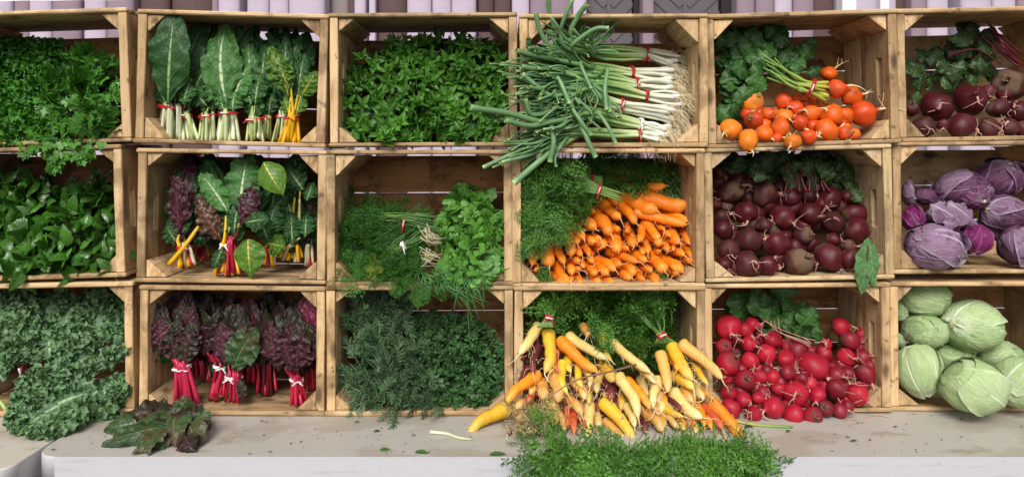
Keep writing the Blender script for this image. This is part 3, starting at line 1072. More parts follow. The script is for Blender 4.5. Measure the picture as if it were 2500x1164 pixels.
def beet(label, cat, group, px, py, rpx, Y, skin, hair, stubm, axis=None, tail=1.4, seed=0, squash=1.0, long=1.0, name='beet', stub=False, hairs=2, loose=.35):
    r = np.random.default_rng(seed + 91)
    s = S(Y)
    rad = rpx * s
    c = P(px, py, Y)
    if axis is None:
        axis = (r.uniform(-.85, .95), -r.uniform(.25, .75), r.uniform(-.75, .45))
    if axis is not None and name == 'beet' and r.random() < .16 and tail < 1.45:
        axis = (r.uniform(-.6, .6), r.uniform(.3, .8), r.uniform(-.7, -.1)); stub = True
    squash *= r.uniform(.9, 1.06)
    ax = unit(axis)
    t = np.array([0, .03, .08, .15, .24, .34, .45, .56, .67, .77, .85, .91, .96, 1.0])
    th = t * np.pi
    z = -np.cos(th) * .92 * long
    q = np.sin(th) ** .9
    q[0] = .0
    z[-4:] += np.array([.0, .03, .10, .2]) * 1.2
    q[-4:] = [.46, .29, .15, .06]
    z[0] += .05; z[1] += .02
    pts = c + ax * (z * rad)[:, None]
    mb = MB()
    v, f, g = tube(pts, np.maximum(q, .01) * rad * squash, 20, seed=float(seed % 89))
    dv = v - c
    v = v + dv * sphere_noise(dv / rad, seed, 1.7, .125)[:, None] + dv * sphere_noise(dv / rad, seed + 9, 4.2, .045)[:, None]
    g[:, 0] = np.repeat(t, 20)
    mb.add(v, f, g)
    root = empty(name, c, label, cat, group)
    mb.build('body', skin, root)
    hb = MB()
    e = c + ax * rad * (z[-1] / 1.0) * .97
    k = [e - ax * rad * .12]
    dd = ax.copy()
    L = tail * rad
    for i in range(6):
        dd = unit(dd + r.normal(0, loose, 3) + V(0, -.05, -.16))
        k.append(k[-1] + dd * L / 6)
    if tail > .1:
        hb.add(*tube(bez(k, 16), rad * .13 * np.linspace(1, .12, 16) ** 1.8 + .0004, 6))
    for i in range(hairs):
        j = r.integers(0, 4)
        s0 = k[j] if tail > .1 else e
        o = unit(r.normal(0, 1, 3) + ax * .5)
        l = rad * r.uniform(.4, 1.2)
        hb.add(*tube(bez([s0, s0 + o * l * .5, s0 + o * l + r.normal(0, l * .3, 3)], 7), np.linspace(.0014, .0005, 7), 4))
    if hb.n:
        hb.build('root', hair, root)
    if stub:
        sb = MB()
        for i in range(6):
            o = unit(-ax + r.normal(0, .3, 3))
            p0 = c - ax * rad * .86 * long + r.normal(0, rad * .1, 3)
            sb.add(*tube([p0, p0 + o * rad * r.uniform(.2, .5)], [rad * .1, rad * .07], 6))
        sb.build('stem_stub', stubm, root)
    return root


ORD = ['', 'first', 'second', 'third', 'fourth', 'fifth', 'sixth', 'seventh', 'eighth', 'ninth', 'tenth', 'eleventh', 'twelfth', 'thirteenth', 'fourteenth', 'fifteenth', 'sixteenth']


def rows_of(items, pitch):
    """rows counted from the bottom of a heap, then places counted from the left"""
    order = sorted(range(len(items)), key=lambda i: -items[i][1])
    rows, cur, y0 = [], [], None
    for i in order:
        if y0 is None or y0 - items[i][1] <= pitch:
            if y0 is None: y0 = items[i][1]
            cur.append(i)
        else:
            rows.append(cur); cur = [i]; y0 = items[i][1]
    rows.append(cur)
    out = {}
    for k, rw in enumerate(rows):
        rw.sort(key=lambda i: items[i][0])
        nm = 'bottom row' if k == 0 else 'top row' if k == len(rows) - 1 else ORD[k + 1] + ' row up'
        for j, i in enumerate(rw):
            pos = 'leftmost' if j == 0 else 'rightmost' if j == len(rw) - 1 else ORD[j + 1] + ' from the left' if j < len(rw) / 2 else ORD[len(rw) - j] + ' from the right'
            if len(rw) == 1: pos = 'alone'
            out[i] = f'{pos} in the {nm}'
    return out


def ring_band(parent, pos, bw, bd_, ax, mat, name='twist_tie', tagmat=None, thick=.0022, seed=0):
    """a tie round a bunch at pos, half width bw, half depth bd_, bunch axis ax"""
    r = np.random.default_rng(seed + 5)
    ax = unit(ax)
    x = unit(np.cross(ax, V(0, 1, 0)))
    y = np.cross(x, ax)
    a = np.linspace(0, 2 * np.pi, 22)
    mb = MB()
    for k in range(2):
        off = (k - .5) * thick * 1.7
        sl = r.normal(0, .08)
        pts = pos + np.cos(a)[:, None] * x * bw + np.sin(a)[:, None] * y * bd_ + ax * (off + sl * np.cos(a)[:, None] * bw)
        mb.add(*tube(pts, thick, 6, cap0=False, cap1=False))
    f0 = pos - y * bd_ if (y @ V(0, 1, 0)) > 0 else pos + y * bd_
    kx = r.uniform(-.6, .6) * bw
    for sg in (-1, 1):
        p0 = f0 + x * kx + V(0, -.002, 0)
        mb.add(*tube([p0, p0 + x * sg * .006 + V(0, -.004, -.003), p0 + x * sg * .013 + V(0, -.005, -.008 + r.normal(0, .004))], thick * .8, 6))
    o = mb.build(name, mat, parent)
    if tagmat is not None:
        tb = MB()
        p0 = f0 + x * kx * .6 + V(0, -.0035, 0)
        q = tube([p0 - x * .009, p0 + x * .009], .0034, 8, flat=.5)
        tb.add(*q)
        t = tb.build('tag', tagmat, o, origin=(0, 0, 0))
        t.location = -Vector(parent.location)
        t.parent = o
    return o


def bunch(label, cat, group, zz, band, bw, base, basew, n, mats, leaves, Y0, tie, name='chard_bunch', srad=4.5, tagm=None, seed=0, spread=.018, dyb=0.0, back=6, backm=None, bspread=75, low=2, lowm=None):
    """stalks standing from base through the band into the leaves.
    mats: list of stalk materials, used in turn.  leaves: (bx,by,tx,ty,width,material[,dict])"""
    band_w = bw
    r = np.random.default_rng(seed + 400)
    if back:
        leaves = list(leaves)
        L0 = list(leaves)
        for q in range(back):
            l = L0[r.integers(0, len(L0))]
            tx = band[0] + r.normal(0, 1) * bspread
            leaves.append((band[0] + r.normal(0, 25), band[1] - 25, tx, min(L0, key=lambda a: a[3])[3] + r.uniform(0, 260), r.uniform(120, 190), backm or GREEN_CHARD, dict(dy=.035 + .02 * r.random(), tdy=.02, twist=r.normal(0, .6), sway=r.normal(0, .1))))
    if low:
        leaves = list(leaves)
        for q in range(low):
            sg = -1 if q % 2 else 1
            leaves.append((band[0] + sg * band_w * .25, band[1] - 15, band[0] + sg * r.uniform(20, 75), band[1] - r.uniform(150, 260), r.uniform(100, 150), lowm or leaves[0][5], dict(dy=r.uniform(-.012, .015), tdy=r.uniform(-.01, .02), twist=r.normal(0, .5), sway=r.normal(0, .08))))
    B = zz(*band); Q = zz(*base)
    k = zz(1, 0)[0] - zz(0, 0)[0]
    bw, basew = bw * k, basew * k
    rt = empty(name, P(Q[0], Q[1], Y0), label, cat, group)
    for i in range(n):
        f = (i + .5) / n - .5
        m = mats[i % len(mats)]
        lf = leaves[i % len(leaves)]
        lx, ly = zz(lf[0], lf[1])
        Yb = Y0 + r.uniform(-spread, spread) + dyb
        Yk = Y0 + math.sqrt(max(.25 - f * f, 0)) * r.choice([-1, 1]) * bw * .0009
        p0 = P(Q[0] + f * basew + r.normal(0, 2), Q[1] + r.normal(0, 4), Yb)
        p1 = P(B[0] + f * bw * .85, B[1], Yk)
        lx = B[0] + (lx - B[0]) * .55
        p2 = P(lx + r.normal(0, 3), ly + r.normal(0, 3), Y0 + (lf[6].get('dy', .0) if len(lf) > 6 else 0) + .006)
        c = bez([p0, p1, p1 * .5 + p2 * .5 + r.normal(0, .002, 3), p2], 16)
        rad = np.linspace(srad * 1.18, srad * .62, 16) * S(Y0) * r.uniform(.8, 1.2)
        MB().add(*tube(c, rad, 8, seed=r.uniform(0, 50), flat=.75)).build('stalk', m, rt)
    for j, lf in enumerate(leaves):
        o = dict(dy=.0, bend=.10 + r.uniform(-.03, .10), cup=.25, twist=r.normal(0, .18), sway=r.normal(0, .05), rip=.24, ripf=4.2, crk=.085, fold=max(0, r.normal(.08, .14)), prof='chard', nu=36, nv=20, tdy=.02, wob=.05)
        if len(lf) > 6: o.update(lf[6])
        dy = o.pop('dy'); tdy = o.pop('tdy')
        a = P(*zz(lf[0], lf[1]), Y0 + dy); b = P(*zz(lf[2], lf[3]), Y0 + dy + tdy)
        MB().add(*leaf(a, b, lf[4] * k * S(Y0), seed=seed * 31 + j, tint=r.uniform(.25, .8), **o)).build('leaf', lf[5], rt)
    if tie is not None:
        ring_band(rt, P(B[0], B[1], Y0), bw * .56 * S(Y0), max(bw * .45, 8) * S(Y0), (0, 0, 1), tie, tagmat=tagm, seed=seed)
    return rt


# small repeated shapes of the herb heaps
def T_leaf(L=1.0, W=.5, **k):
    k.setdefault('nu', 6); k.setdefault('nv', 4)
    return Tmpl().add(*local_leaf(L, W, **k)).done()


T_BASIL = [T_leaf(1, w, prof='basil', cup=c, bend=b, rip=.05, nu=8, nv=6, droop=0, seed=i, crk=.05, fold=fo) for i, (w, c, b, fo) in enumerate([(.70, .45, .22, 0), (.62, .25, .25, .2), (.78, .55, .15, 0), (.58, .15, .3, .3)])]


def T_sprig(pairs, L, W, prof, spread, stem, seed, tip=True, **k):
    r = np.random.default_rng(seed)
    T = Tmpl()
    for p in range(pairs):
        u = (p + 1) / pairs
        for sg in (0, 1):
            ang = p * 1.571 + sg * math.pi + r.normal(0, .15)
            el = spread * (1.0 - .55 * u) + r.normal(0, .1)
            d = V(math.cos(el), math.sin(el) * math.cos(ang), math.sin(el) * math.sin(ang))
            o = V(stem * (u - 1), 0, 0)
            l = L * (1.05 - .5 * u ** 2) * r.uniform(.85, 1.1)
            nrm = V(1, 0, 0) - d * d[0]
            if np.linalg.norm(nrm) < .1: nrm = V(0, 0, 1)
            T.add(*leaf(o, o + d * l, l * W, nrm=nrm, nu=5, nv=4, prof=prof, seed=seed * 9 + p * 2 + sg, tint=r.uniform(.2, .9), **k))
    return T.done()


T_MINT = [T_sprig(3, 1.0, .46, 'lance', 1.45, .5, i, bend=.12, cup=.05, fold=.3, rip=.03) for i in range(5)]
T_OREG = [T_sprig(3, .8, .62, 'ovate', 1.4, .9, 20 + i, bend=.1, cup=.1, fold=.2, rip=.02) for i in range(4)]


def T_rosemary(seed, n=34):
    r = np.random.default_rng(seed)
    T = Tmpl()
    bendy = r.uniform(-.25, .25)
    for i in range(n):
        u = i / n
        ang = i * 2.4 + r.normal(0, .3)
        el = .95 - .6 * u + r.normal(0, .12)
        d = V(math.cos(el), math.sin(el) * math.cos(ang), math.sin(el) * math.sin(ang))
        o = V(u, bendy * u * u, 0)
        l = r.uniform(.30, .42) * (1 - .25 * u)
        w = .019
        s = unit(np.cross(d, V(0, .3, 1))) * w
        up = unit(np.cross(s, d)) * w * .6
        e = o + d * l + up * 2 - V(0, 0, .0)
        T.add([o - s * .6, o + up, o + s * .6, o + d * l * .6 - s, o + d * l * .6 + up * 1.8, o + d * l * .6 + s, e],
              [[0, 1, 4, 3], [1, 2, 5, 4], [3, 4, 6], [4, 5, 6]], [[0, -1, .5], [0, 0, .9], [0, 1, .4], [.6, -1, .5], [.6, 0, .9], [.6, 1, .4], [1, 0, .6]])
    v, f, g = tube([(-.5, 0, 0), (0, 0, 0), (.5, bendy * .25, 0), (1, bendy, 0)], [.018, .017, .013, .006], 4)
    g[:, 2] = .5
    T.add(v, f, g)
    return T.done()


T_ROSE = [T_rosemary(i) for i in range(4)]


def T_trifoliate(prof, W, spread, seed, stem=.7, sub=.8, nu=10, **k):
    r = np.random.default_rng(seed)
    T = Tmpl()
    for a, l in ((0, 1.0), (spread, sub), (-spread, sub)):
        aa = a + r.normal(0, .1)
        d = V(math.cos(aa), math.sin(aa), r.normal(0, .12))
        T.add(*leaf(d * .12, d * l, W * l, nrm=V(0, 0, 1) + r.normal(0, .15, 3), nu=nu, nv=4, prof=prof, seed=seed + int(a * 10) + 50, tint=r.uniform(.3, .8), **k))
    v, f, g = tube([(-stem, 0, -.25), (-stem * .4, 0, -.06), (.12, 0, 0)], [.03, .026, .02], 4)
    g[:, 2] = .6
    T.add(v, f, g)
    return T.done()


T_FLATP = [T_trifoliate('lobed', .70, 1.05, i, nu=14, bend=.10, cup=.1, rip=.06, edge=.22) for i in range(5)]
T_CIL = [T_trifoliate('round', 1.0, 1.35, 40 + i, nu=8, sub=.85, bend=.08, cup=.05, rip=.07, edge=.12) for i in range(4)]


def T_frill(seed, rings=4, seg=18, a1=.55, a2=.3):
    r = np.random.default_rng(seed)
    v, g, f = [(0, 0, 0)], [(.2, 0, .3)], []
    p1, p2 = r.uniform(0, 6.28, 2)
    k1, k2 = r.integers(3, 5), r.integers(7, 10)
    for i in range(1, rings + 1):
        q = i / rings
        for j in range(seg):
            a = 2 * np.pi * j / seg
            h = a1 * q * q * math.sin(k1 * a + p1) + a2 * q ** 3 * math.sin(k2 * a + p2)
            rad = q * (1 - .25 * abs(h)) * (1 + .12 * math.sin(5 * a + p2))
            v.append((rad * math.cos(a), rad * math.sin(a), h))
            g.append((.2 + .6 * q, .5 * q, .15 + .85 * q))
    for j in range(seg):
        f.append([0, 1 + j, 1 + (j + 1) % seg])
    for i in range(rings - 1):
        for j in range(seg):
            a, b = 1 + i * seg + j, 1 + i * seg + (j + 1) % seg
            f.append([a, a + seg, b + seg, b])
    return Tmpl().add(v, f, g).done()


T_FRILL = [T_frill(i) for i in range(5)]


def T_frond(seed, pin=8, dense=4, thin=False):
    """a feathery carrot frond along +X"""
    r = np.random.default_rng(seed)
    T = Tmpl()
    def blade(o, d, l, w, ti):
        s = unit(np.cross(d, V(r.normal(0, .3), r.normal(0, .3), 1))) * w
        T.add([o, o + d * l * .55 - s, o + d * l + V(0, 0, -.1 * l), o + d * l * .55 + s], [[0, 1, 2, 3]], [[.3, 0, ti], [.5, 1, ti], [1, 0, ti], [.5, -1, ti]])
    droop = r.uniform(.05, .3)
    def ax(u):
        return V(u, .08 * math.sin(u * 3 + seed), -droop * u * u)
    v, f, g = tube([ax(u) for u in np.linspace(-.35, 1, 8)], np.linspace(.014, .004, 8), 4)
    g[:, 2] = .8
    T.add(v, f, g)
    for p in range(pin):
        u = .12 + .88 * p / pin
        L = .42 * (1 - u) ** .7 + .08
        for sg in (-1, 1):
            a = r.uniform(.75, 1.1)
            d = unit(V(math.cos(a), sg * math.sin(a), r.normal(0, .25)))
            o = ax(u)
            v, f, g = tube([o, o + d * L], [.006, .003], 3, cap0=False, cap1=False)
            g[:, 2] = .7
            T.add(v, f, g)
            nb = max(2, int(dense * (1 - u * .5)))
            for q in range(nb):
                uq = (q + .6) / nb
                for s2 in (-1, 1):
                    a2 = r.uniform(.5, .95) * s2
                    ca, sa = math.cos(a2), math.sin(a2)
                    d2 = unit(V(d[0] * ca - d[1] * sa, d[0] * sa + d[1] * ca, d[2] + r.normal(0, .25)))
                    l2 = L * .36 * (1 - uq * .5)
                    o2 = o + d * L * uq
                    if thin:
                        blade(o2, d2, l2 * 1.5, .020, r.uniform(.2, .9))
                    else:
                        blade(o2, d2, l2 * 1.3, .027, r.uniform(.2, .9))
                        a3 = a2 * 1.9
                        d3 = unit(V(d[0] * math.cos(a3) - d[1] * math.sin(a3), d[0] * math.sin(a3) + d[1] * math.cos(a3), d2[2]))
                        blade(o2 + d2 * l2 * .4, d3, l2 * .85, .022, r.uniform(.2, .9))
            blade(o + d * L, d, L * .25, .020 if not thin else .013, r.uniform(.3, .9))
    return T.done()


T_CFROND = [T_frond(i, 7, 3) for i in range(5)]
T_DILL = [T_frond(30 + i, 7, 4, True) for i in range(4)]


T_STEM = []
for i_ in range(3):
    v_, f_, g_ = tube(bez([(-.6, 0, 0), (0, .05 * (i_ - 1), .05), (.5, .1 * (i_ - 1), 0)], 6), np.linspace(.026, .016, 6), 5)
    g_[:, 0] = .2; g_[:, 1] = 0
    T_STEM.append(Tmpl().add(v_, f_, g_).done())


def heap(name, label, cat, poly, Yf, mat, tmpls, n, size, mean=(0, -1, .5), spread=.5, xmean=None, xspread=.8, tint=(.02, .78), coremat=None, layers=(0, .03), kind=None, group=None, extra=None, corestep=9, coreoff=.026, clump=1.0, stems=0):
    q = sample_poly(poly, n)
    lay = rng.uniform(layers[0], layers[1], n)
    nc = max(3, n // 24)
    cc = q[rng.integers(0, n, nc)]
    near = np.argmin(((q[:, None] - cc[None]) ** 2).sum(-1), 1)
    cd, ct, cdir = rng.normal(0, .007, nc)[near], rng.normal(0, .22, nc)[near], rng.normal(0, .38, (nc, 3))[near]
    d = Yf(q[:, 0], q[:, 1]) + lay + cd * clump
    pos = Parr(q[:, 0], q[:, 1], d)
    z = rnd_dirs(n, mean, spread) + cdir * clump
    x = (rnd_dirs(n, xmean if xmean is not None else (0, 0, 0), xspread) + cdir[:, [2, 0, 1]] * clump) if xmean is not None else rng.normal(size=(n, 3))
    mb = MB()
    sz = rng.uniform(size[0], size[1], n)
    t = np.clip(rng.uniform(tint[0], tint[1], n) + ct * clump, .02, 1.3) * (1 - .5 * (lay - layers[0]) / max(layers[1] - layers[0], 1e-6))  # deeper leaves get a darker tint, shade put into the leaf colour
    t = np.where(rng.random(n) < .07, t + .6, t)  # a few leaves brightened to look lit, light put into the tint
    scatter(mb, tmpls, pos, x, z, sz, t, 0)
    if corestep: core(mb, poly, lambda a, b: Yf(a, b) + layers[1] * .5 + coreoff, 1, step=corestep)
    if extra: extra(mb)
    if stems:
        k = rng.integers(0, n, stems)
        scatter(mb, T_STEM, pos[k] + V(0, .004, 0), rnd_dirs(stems, (0, -.4, .7), .7), z[k], rng.uniform(.035, .07, stems), np.full(stems, .9), 0)
    c = P(*np.array(poly).mean(0), float(np.mean(d)))
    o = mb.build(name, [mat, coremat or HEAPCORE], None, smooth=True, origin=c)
    return tag(o, label, cat, group, kind)


def hidden_beets(cat_label, group, poly, taken, n, rpx, Yf, skins, hair, seed):
    """beets that show only in the gaps of their heap"""
    r = np.random.default_rng(seed)
    q = sample_poly(poly, 400)
    put = []
    for x, y in q:
        if len(put) >= n: break
        if all(math.hypot(x - a, y - b) > rr * .80 for a, b, rr in taken) and all(math.hypot(x - a, y - b) > rpx * 1.15 for a, b in put):
            put.append((x, y))
    for i, (x, y) in enumerate(put):
        beet(cat_label, 'beet', group, x, y, rpx * r.uniform(.85, 1.2), float(Yf(y)) + rpx * .0013, skins[i % len(skins)], hair, STUBR, seed=seed * 50 + i, tail=.5, hairs=2)


def slope(y_floor, H, Yb, Yt, bulge=.0, seed=0):
    """heap face: depth Yb at the floor, Yt at height H px"""
    def f(x, y):
        x, y = np.asarray(x, float), np.asarray(y, float)
        u = np.clip((y_floor - y) / H, 0, 1.1)
        d = Yb + (Yt - Yb) * u ** 1.15
        for k in range(3):
            d = d + bulge * np.sin(x * (.021 + .013 * k) + y * (.027 - .008 * k) + seed * 1.7 + k * 2.1) / (1 + k * .6)
        return np.maximum(d, -.02)
    return f
# ================================================================ far left stack
# curly parsley (left) and flat parsley that spills over the edge of crate 11
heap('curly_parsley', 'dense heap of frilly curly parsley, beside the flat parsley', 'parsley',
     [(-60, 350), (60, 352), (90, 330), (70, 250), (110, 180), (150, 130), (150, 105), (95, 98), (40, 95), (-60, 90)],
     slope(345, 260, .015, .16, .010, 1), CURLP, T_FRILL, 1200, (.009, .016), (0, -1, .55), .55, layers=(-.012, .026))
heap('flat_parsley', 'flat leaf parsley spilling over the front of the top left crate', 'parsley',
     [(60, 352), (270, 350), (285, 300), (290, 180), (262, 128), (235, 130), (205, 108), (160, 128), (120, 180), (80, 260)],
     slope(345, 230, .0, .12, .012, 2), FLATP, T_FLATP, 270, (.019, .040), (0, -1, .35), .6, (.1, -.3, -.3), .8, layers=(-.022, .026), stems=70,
     extra=lambda mb: (lambda q: scatter(mb, T_FLATP, Parr(q[:, 0], q[:, 1], rng.uniform(-.035, -.012, len(q))), rnd_dirs(len(q), (0, -.1, -1), .45), rnd_dirs(len(q), (0, -1, .1), .4), rng.uniform(.016, .024, len(q)), rng.uniform(.3, .9, len(q))))(
         sample_poly([(45, 345), (255, 345), (225, 375), (215, 395), (150, 385), (130, 425), (112, 395), (95, 360), (70, 385), (52, 375)], 70)))

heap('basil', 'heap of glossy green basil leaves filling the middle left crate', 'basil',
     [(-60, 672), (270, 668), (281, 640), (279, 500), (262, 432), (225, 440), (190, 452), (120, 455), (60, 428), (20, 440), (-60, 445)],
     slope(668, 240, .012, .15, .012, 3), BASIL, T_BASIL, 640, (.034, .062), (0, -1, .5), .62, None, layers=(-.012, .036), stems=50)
for i, (a, b, w) in enumerate([((100, 455), (72, 398), 20), ((205, 450), (137, 447), 14), ((30, 445), (62, 428), 18), ((248, 440), (248, 408), 20), ((215, 448), (255, 425), 18)]):
    pass


# kale
def kale_bunch(label, leaves, tie=None, seed=0, stems=None):
    r = np.random.default_rng(seed + 900)
    c = np.mean([[l[2], l[3]] for l in leaves], 0)
    rt = empty('kale_bunch', P(c[0], c[1], leaves[0][5] + .02), label, 'kale', 'bunches of curly kale')
    for j, (bx_, by_, tx, ty, w, Ya, Yb_) in enumerate(leaves):
        a, b = P(bx_, by_, Ya), P(tx, ty, Yb_)
        W = w * S(Ya)
        n0 = unit(V(r.normal(0, .25), -1, .45 + r.normal(0, .2)))
        v, f, g = leaf(a, b, W, nrm=n0, nu=34, nv=18, prof='kale', bend=.22, cup=.25, rip=.20, ripf=4.2, crk=.05, seed=seed * 17 + j, tint=r.uniform(.3, .7))
        mb = MB().add(v, f, g)
        # the frilled margin
        idx = np.where((np.abs(g[:, 1]) > .52) & (g[:, 0] > .22))[0]
        pick = r.choice(idx, min(len(idx), 150), replace=False)
        ctr = v.mean(0)
        out = v[pick] - ctr
        z = out / np.linalg.norm(out, axis=1, keepdims=True) * .7 + n0 * .8 + r.normal(0, .4, (len(pick), 3))
        scatter(mb, T_FRILL, v[pick] + r.normal(0, .003, (len(pick), 3)) + n0 * .003, r.normal(0, 1, (len(pick), 3)), z, r.uniform(.008, .0155, len(pick)), r.uniform(.15, .95, len(pick)), 1)
        mb.build('leaf', [KALE, KALEF], rt)
    if stems:
        for p, rad in stems:
            MB().add(*tube(bez([P(*x) for x in p], 10), rad, 8)).build('stalk', ST_WHITE, rt)
    if tie is not None:
        ring_band(rt, P(*tie), .011, .010, (1, 0, .3), DTIE, tagmat=WTIE, seed=seed)
    return rt


kale_bunch('curly kale bunch at the upper left with broad pale leaves', [
    (30, 860, -20, 745, 150, .05, .09), (20, 870, 60, 720, 120, .06, .12), (0, 900, 30, 790, 130, .03, .05), (10, 930, -30, 830, 130, .02, .04), (40, 890, 85, 790, 110, .04, .07), (0, 820, 10, 712, 110, .09, .15)], seed=1)
kale_bunch('curly kale bunch behind, in the upper middle of the kale crate', [
    (110, 880, 120, 735, 140, .08, .12), (150, 880, 175, 750, 120, .07, .10), (90, 880, 75, 760, 110, .09, .13), (130, 860, 150, 705, 130, .13, .17), (180, 880, 205, 800, 120, .05, .06), (130, 890, 120, 815, 120, .04, .05), (60, 840, 70, 712, 110, .14, .18)], tie=(58, 905, .02), seed=2)
kale_bunch('curly kale bunch against the crate wall with its tied stalks showing', [
    (262, 880, 215, 745, 120, .07, .12), (268, 870, 262, 735, 110, .08, .13), (262, 870, 230, 700, 130, .12, .18), (270, 900, 285, 800, 90, .05, .08), (270, 915, 286, 960, 70, .03, .03), (262, 890, 200, 820, 110, .06, .07), (272, 940, 282, 985, 80, .02, .02)],
    tie=(268, 852, .025), seed=3, stems=[((( 262, 852, .03), (266, 880, .03), (268, 900, .04)), .004), (((272, 850, .03), (273, 880, .03), (272, 905, .04)), .004), (((280, 848, .03), (276, 880, .03), (275, 905, .04)), .004)])
kale_bunch('big curly kale bunch lying out of the crate over the table corner', [
    (230, 905, 120, 890, 150, .02, -.01), (230, 930, 150, 960, 160, .0, -.05), (210, 960, 100, 1010, 150, -.03, -.10), (240, 950, 200, 1000, 130, -.01, -.04), (170, 980, 60, 1045, 140, -.06, -.14), (150, 960, 40, 980, 150, -.04, -.08), (260, 900, 240, 870, 120, .01, .0), (150, 1000, 120, 1062, 110, -.07, -.13),
    (250, 900, 180, 870, 130, .02, .0), (120, 990, 25, 1020, 110, -.07, -.11), (255, 940, 265, 985, 100, .0, -.01)], seed=4)
rt = tag(MB().add(*tube(bez([P(-20, 960, .0), P(5, 985, -.02), P(20, 1000, -.03), P(60, 985, -.04)], 14), .0045, 8)).build('kale_stalk', ST_GREEN), 'bare curved kale stalk at the left edge of the kale crate', 'stalk')

# ================================================================ chard column
z12 = zf(0, 0, .328)
G = GREEN_CHARD; LC = LIGHT_CHARD; YC_ = YEL_CHARD
CH = 'chard bunches tied in the top row crate'
bunch('tall dark green chard bunch with the tallest leaf, beside the crate wall', 'chard', CH, z12, (1275, 800), 165, (1265, 1050), 175, 9, [ST_WHITE, ST_CREAM], [
    (1250, 775, 1300, 82, 300, G, dict(dy=-.035, tdy=-.01, rip=.12, crk=.03, cup=.15, fold=.12, wob=.05, ripf=2.5)), (1290, 770, 1540, 140, 210, G, dict(dy=.015, tdy=.04, fold=.25, rip=.08, crk=.02)), (1250, 800, 1150, 560, 150, G, dict(dy=0, rip=.12)), (1310, 790, 1340, 420, 170, G, dict(dy=.0, fold=.3)), (1215, 790, 1170, 330, 200, G, dict(dy=.03))],
    .06, TIE, tagm=TIE, seed=1, srad=5.5)
bunch('short chard bunch leaning, just beside the tall dark bunch', 'chard', CH, z12, (1385, 860), 80, (1425, 1045), 130, 7, [ST_WHITE, ST_GREEN], [
    (1400, 800, 1570, 430, 220, LC, dict(dy=-.005, crk=.06)), (1420, 600, 1365, 775, 140, LC, dict(dy=-.02, tdy=-.01, cup=.4)), (1390, 800, 1440, 330, 180, G, dict(dy=.03))], .065, TIE, tagm=WTIE, seed=2)
bunch('chard bunch with thin green stalks, third from the crate wall', 'chard', CH, z12, (1545, 865), 112, (1540, 1050), 120, 8, [ST_GREEN, ST_WHITE], [
    (1530, 790, 1480, 230, 170, G, dict(dy=.04)), (1575, 790, 1600, 170, 190, G, dict(dy=.06)), (1540, 790, 1440, 680, 150, G, dict(dy=-.005)), (1510, 800, 1520, 520, 160, LC, dict(dy=.01))], .055, TIE, tagm=WTIE, seed=3)
bunch('large crinkled chard bunch with thick white rib, middle of its crate', 'chard', CH, z12, (1700, 845), 128, (1700, 1050), 190, 10, [ST_WHITE, ST_CREAM, ST_GREEN], [
    (1690, 780, 1685, 185, 300, LC, dict(dy=-.015, tdy=.04, crk=.07, cup=.3, rip=.08)), (1715, 780, 1850, 470, 190, LC, dict(dy=0, crk=.07)), (1660, 760, 1540, 600, 190, LC, dict(dy=.005, tdy=-.01, crk=.05)), (1700, 790, 1790, 190, 240, G, dict(dy=.035)), (1680, 780, 1600, 480, 140, G, dict(dy=-.01))], .045, TIE, tagm=WTIE, seed=4, srad=5.5)
bunch('chard bunch with red tie hanging loose, beside the large crinkled bunch', 'chard', CH, z12, (1895, 895), 112, (1895, 1050), 125, 8, [ST_GREEN, ST_WHITE], [
    (1880, 790, 1850, 330, 190, LC, dict(dy=.01, crk=.06)), (1920, 780, 1975, 330, 190, G, dict(dy=.02)), (1900, 780, 1940, 550, 170, G, dict(dy=-.01)), (1870, 780, 1840, 600, 140, LC, dict(dy=-.005)), (1910, 790, 1900, 190, 200, G, dict(dy=.06))], .05, TIE, tagm=WTIE, seed=5, srad=4)
bunch('dark thin chard bunch half hidden between two others in the top crate', 'chard', CH, z12, (1990, 870), 60, (1985, 1040), 70, 5, [ST_GREEN], [
    (1985, 800, 2010, 520, 150, G, dict(dy=.03)), (1995, 800, 2050, 190, 200, G, dict(dy=.08)), (1990, 800, 1985, 680, 120, G, dict(dy=-.005))], .075, TIE, seed=6, srad=4)
bunch('green chard bunch standing directly behind the yellow stemmed bunch', 'chard', CH, z12, (2100, 870), 75, (2070, 1050), 95, 6, [ST_GREEN, ST_WHITE], [
    (2090, 790, 2120, 200, 210, G, dict(dy=.07)), (2100, 790, 2050, 640, 130, G, dict(dy=.0)), (2110, 780, 2200, 210, 170, G, dict(dy=.08)), (2100, 780, 2090, 540, 120, LC, dict(dy=.01))], .07, TIE, tagm=WTIE, seed=7, srad=4)
bunch('chard bunch with bright yellow stalks in the top row crate', 'chard', CH, z12, (2180, 880), 85, (2150, 1060), 145, 9, [ST_YELLOW], [
    (2150, 720, 2000, 350, 190, YC_, dict(dy=-.01, tdy=-.01, rip=.16)), (2165, 700, 2130, 260, 130, G, dict(dy=.02)), (2220, 760, 2265, 400, 150, G, dict(dy=.01)), (2240, 720, 2355, 530, 150, YC_, dict(dy=-.01, tdy=-.02, rip=.15)), (2150, 650, 2080, 470, 150, YC_, dict(dy=-.015, tdy=-.01)), (2210, 830, 2330, 640, 130, G, dict(dy=.02)), (2240, 700, 2290, 240, 190, G, dict(dy=.07))], .035, TIE, seed=8, srad=5.5)

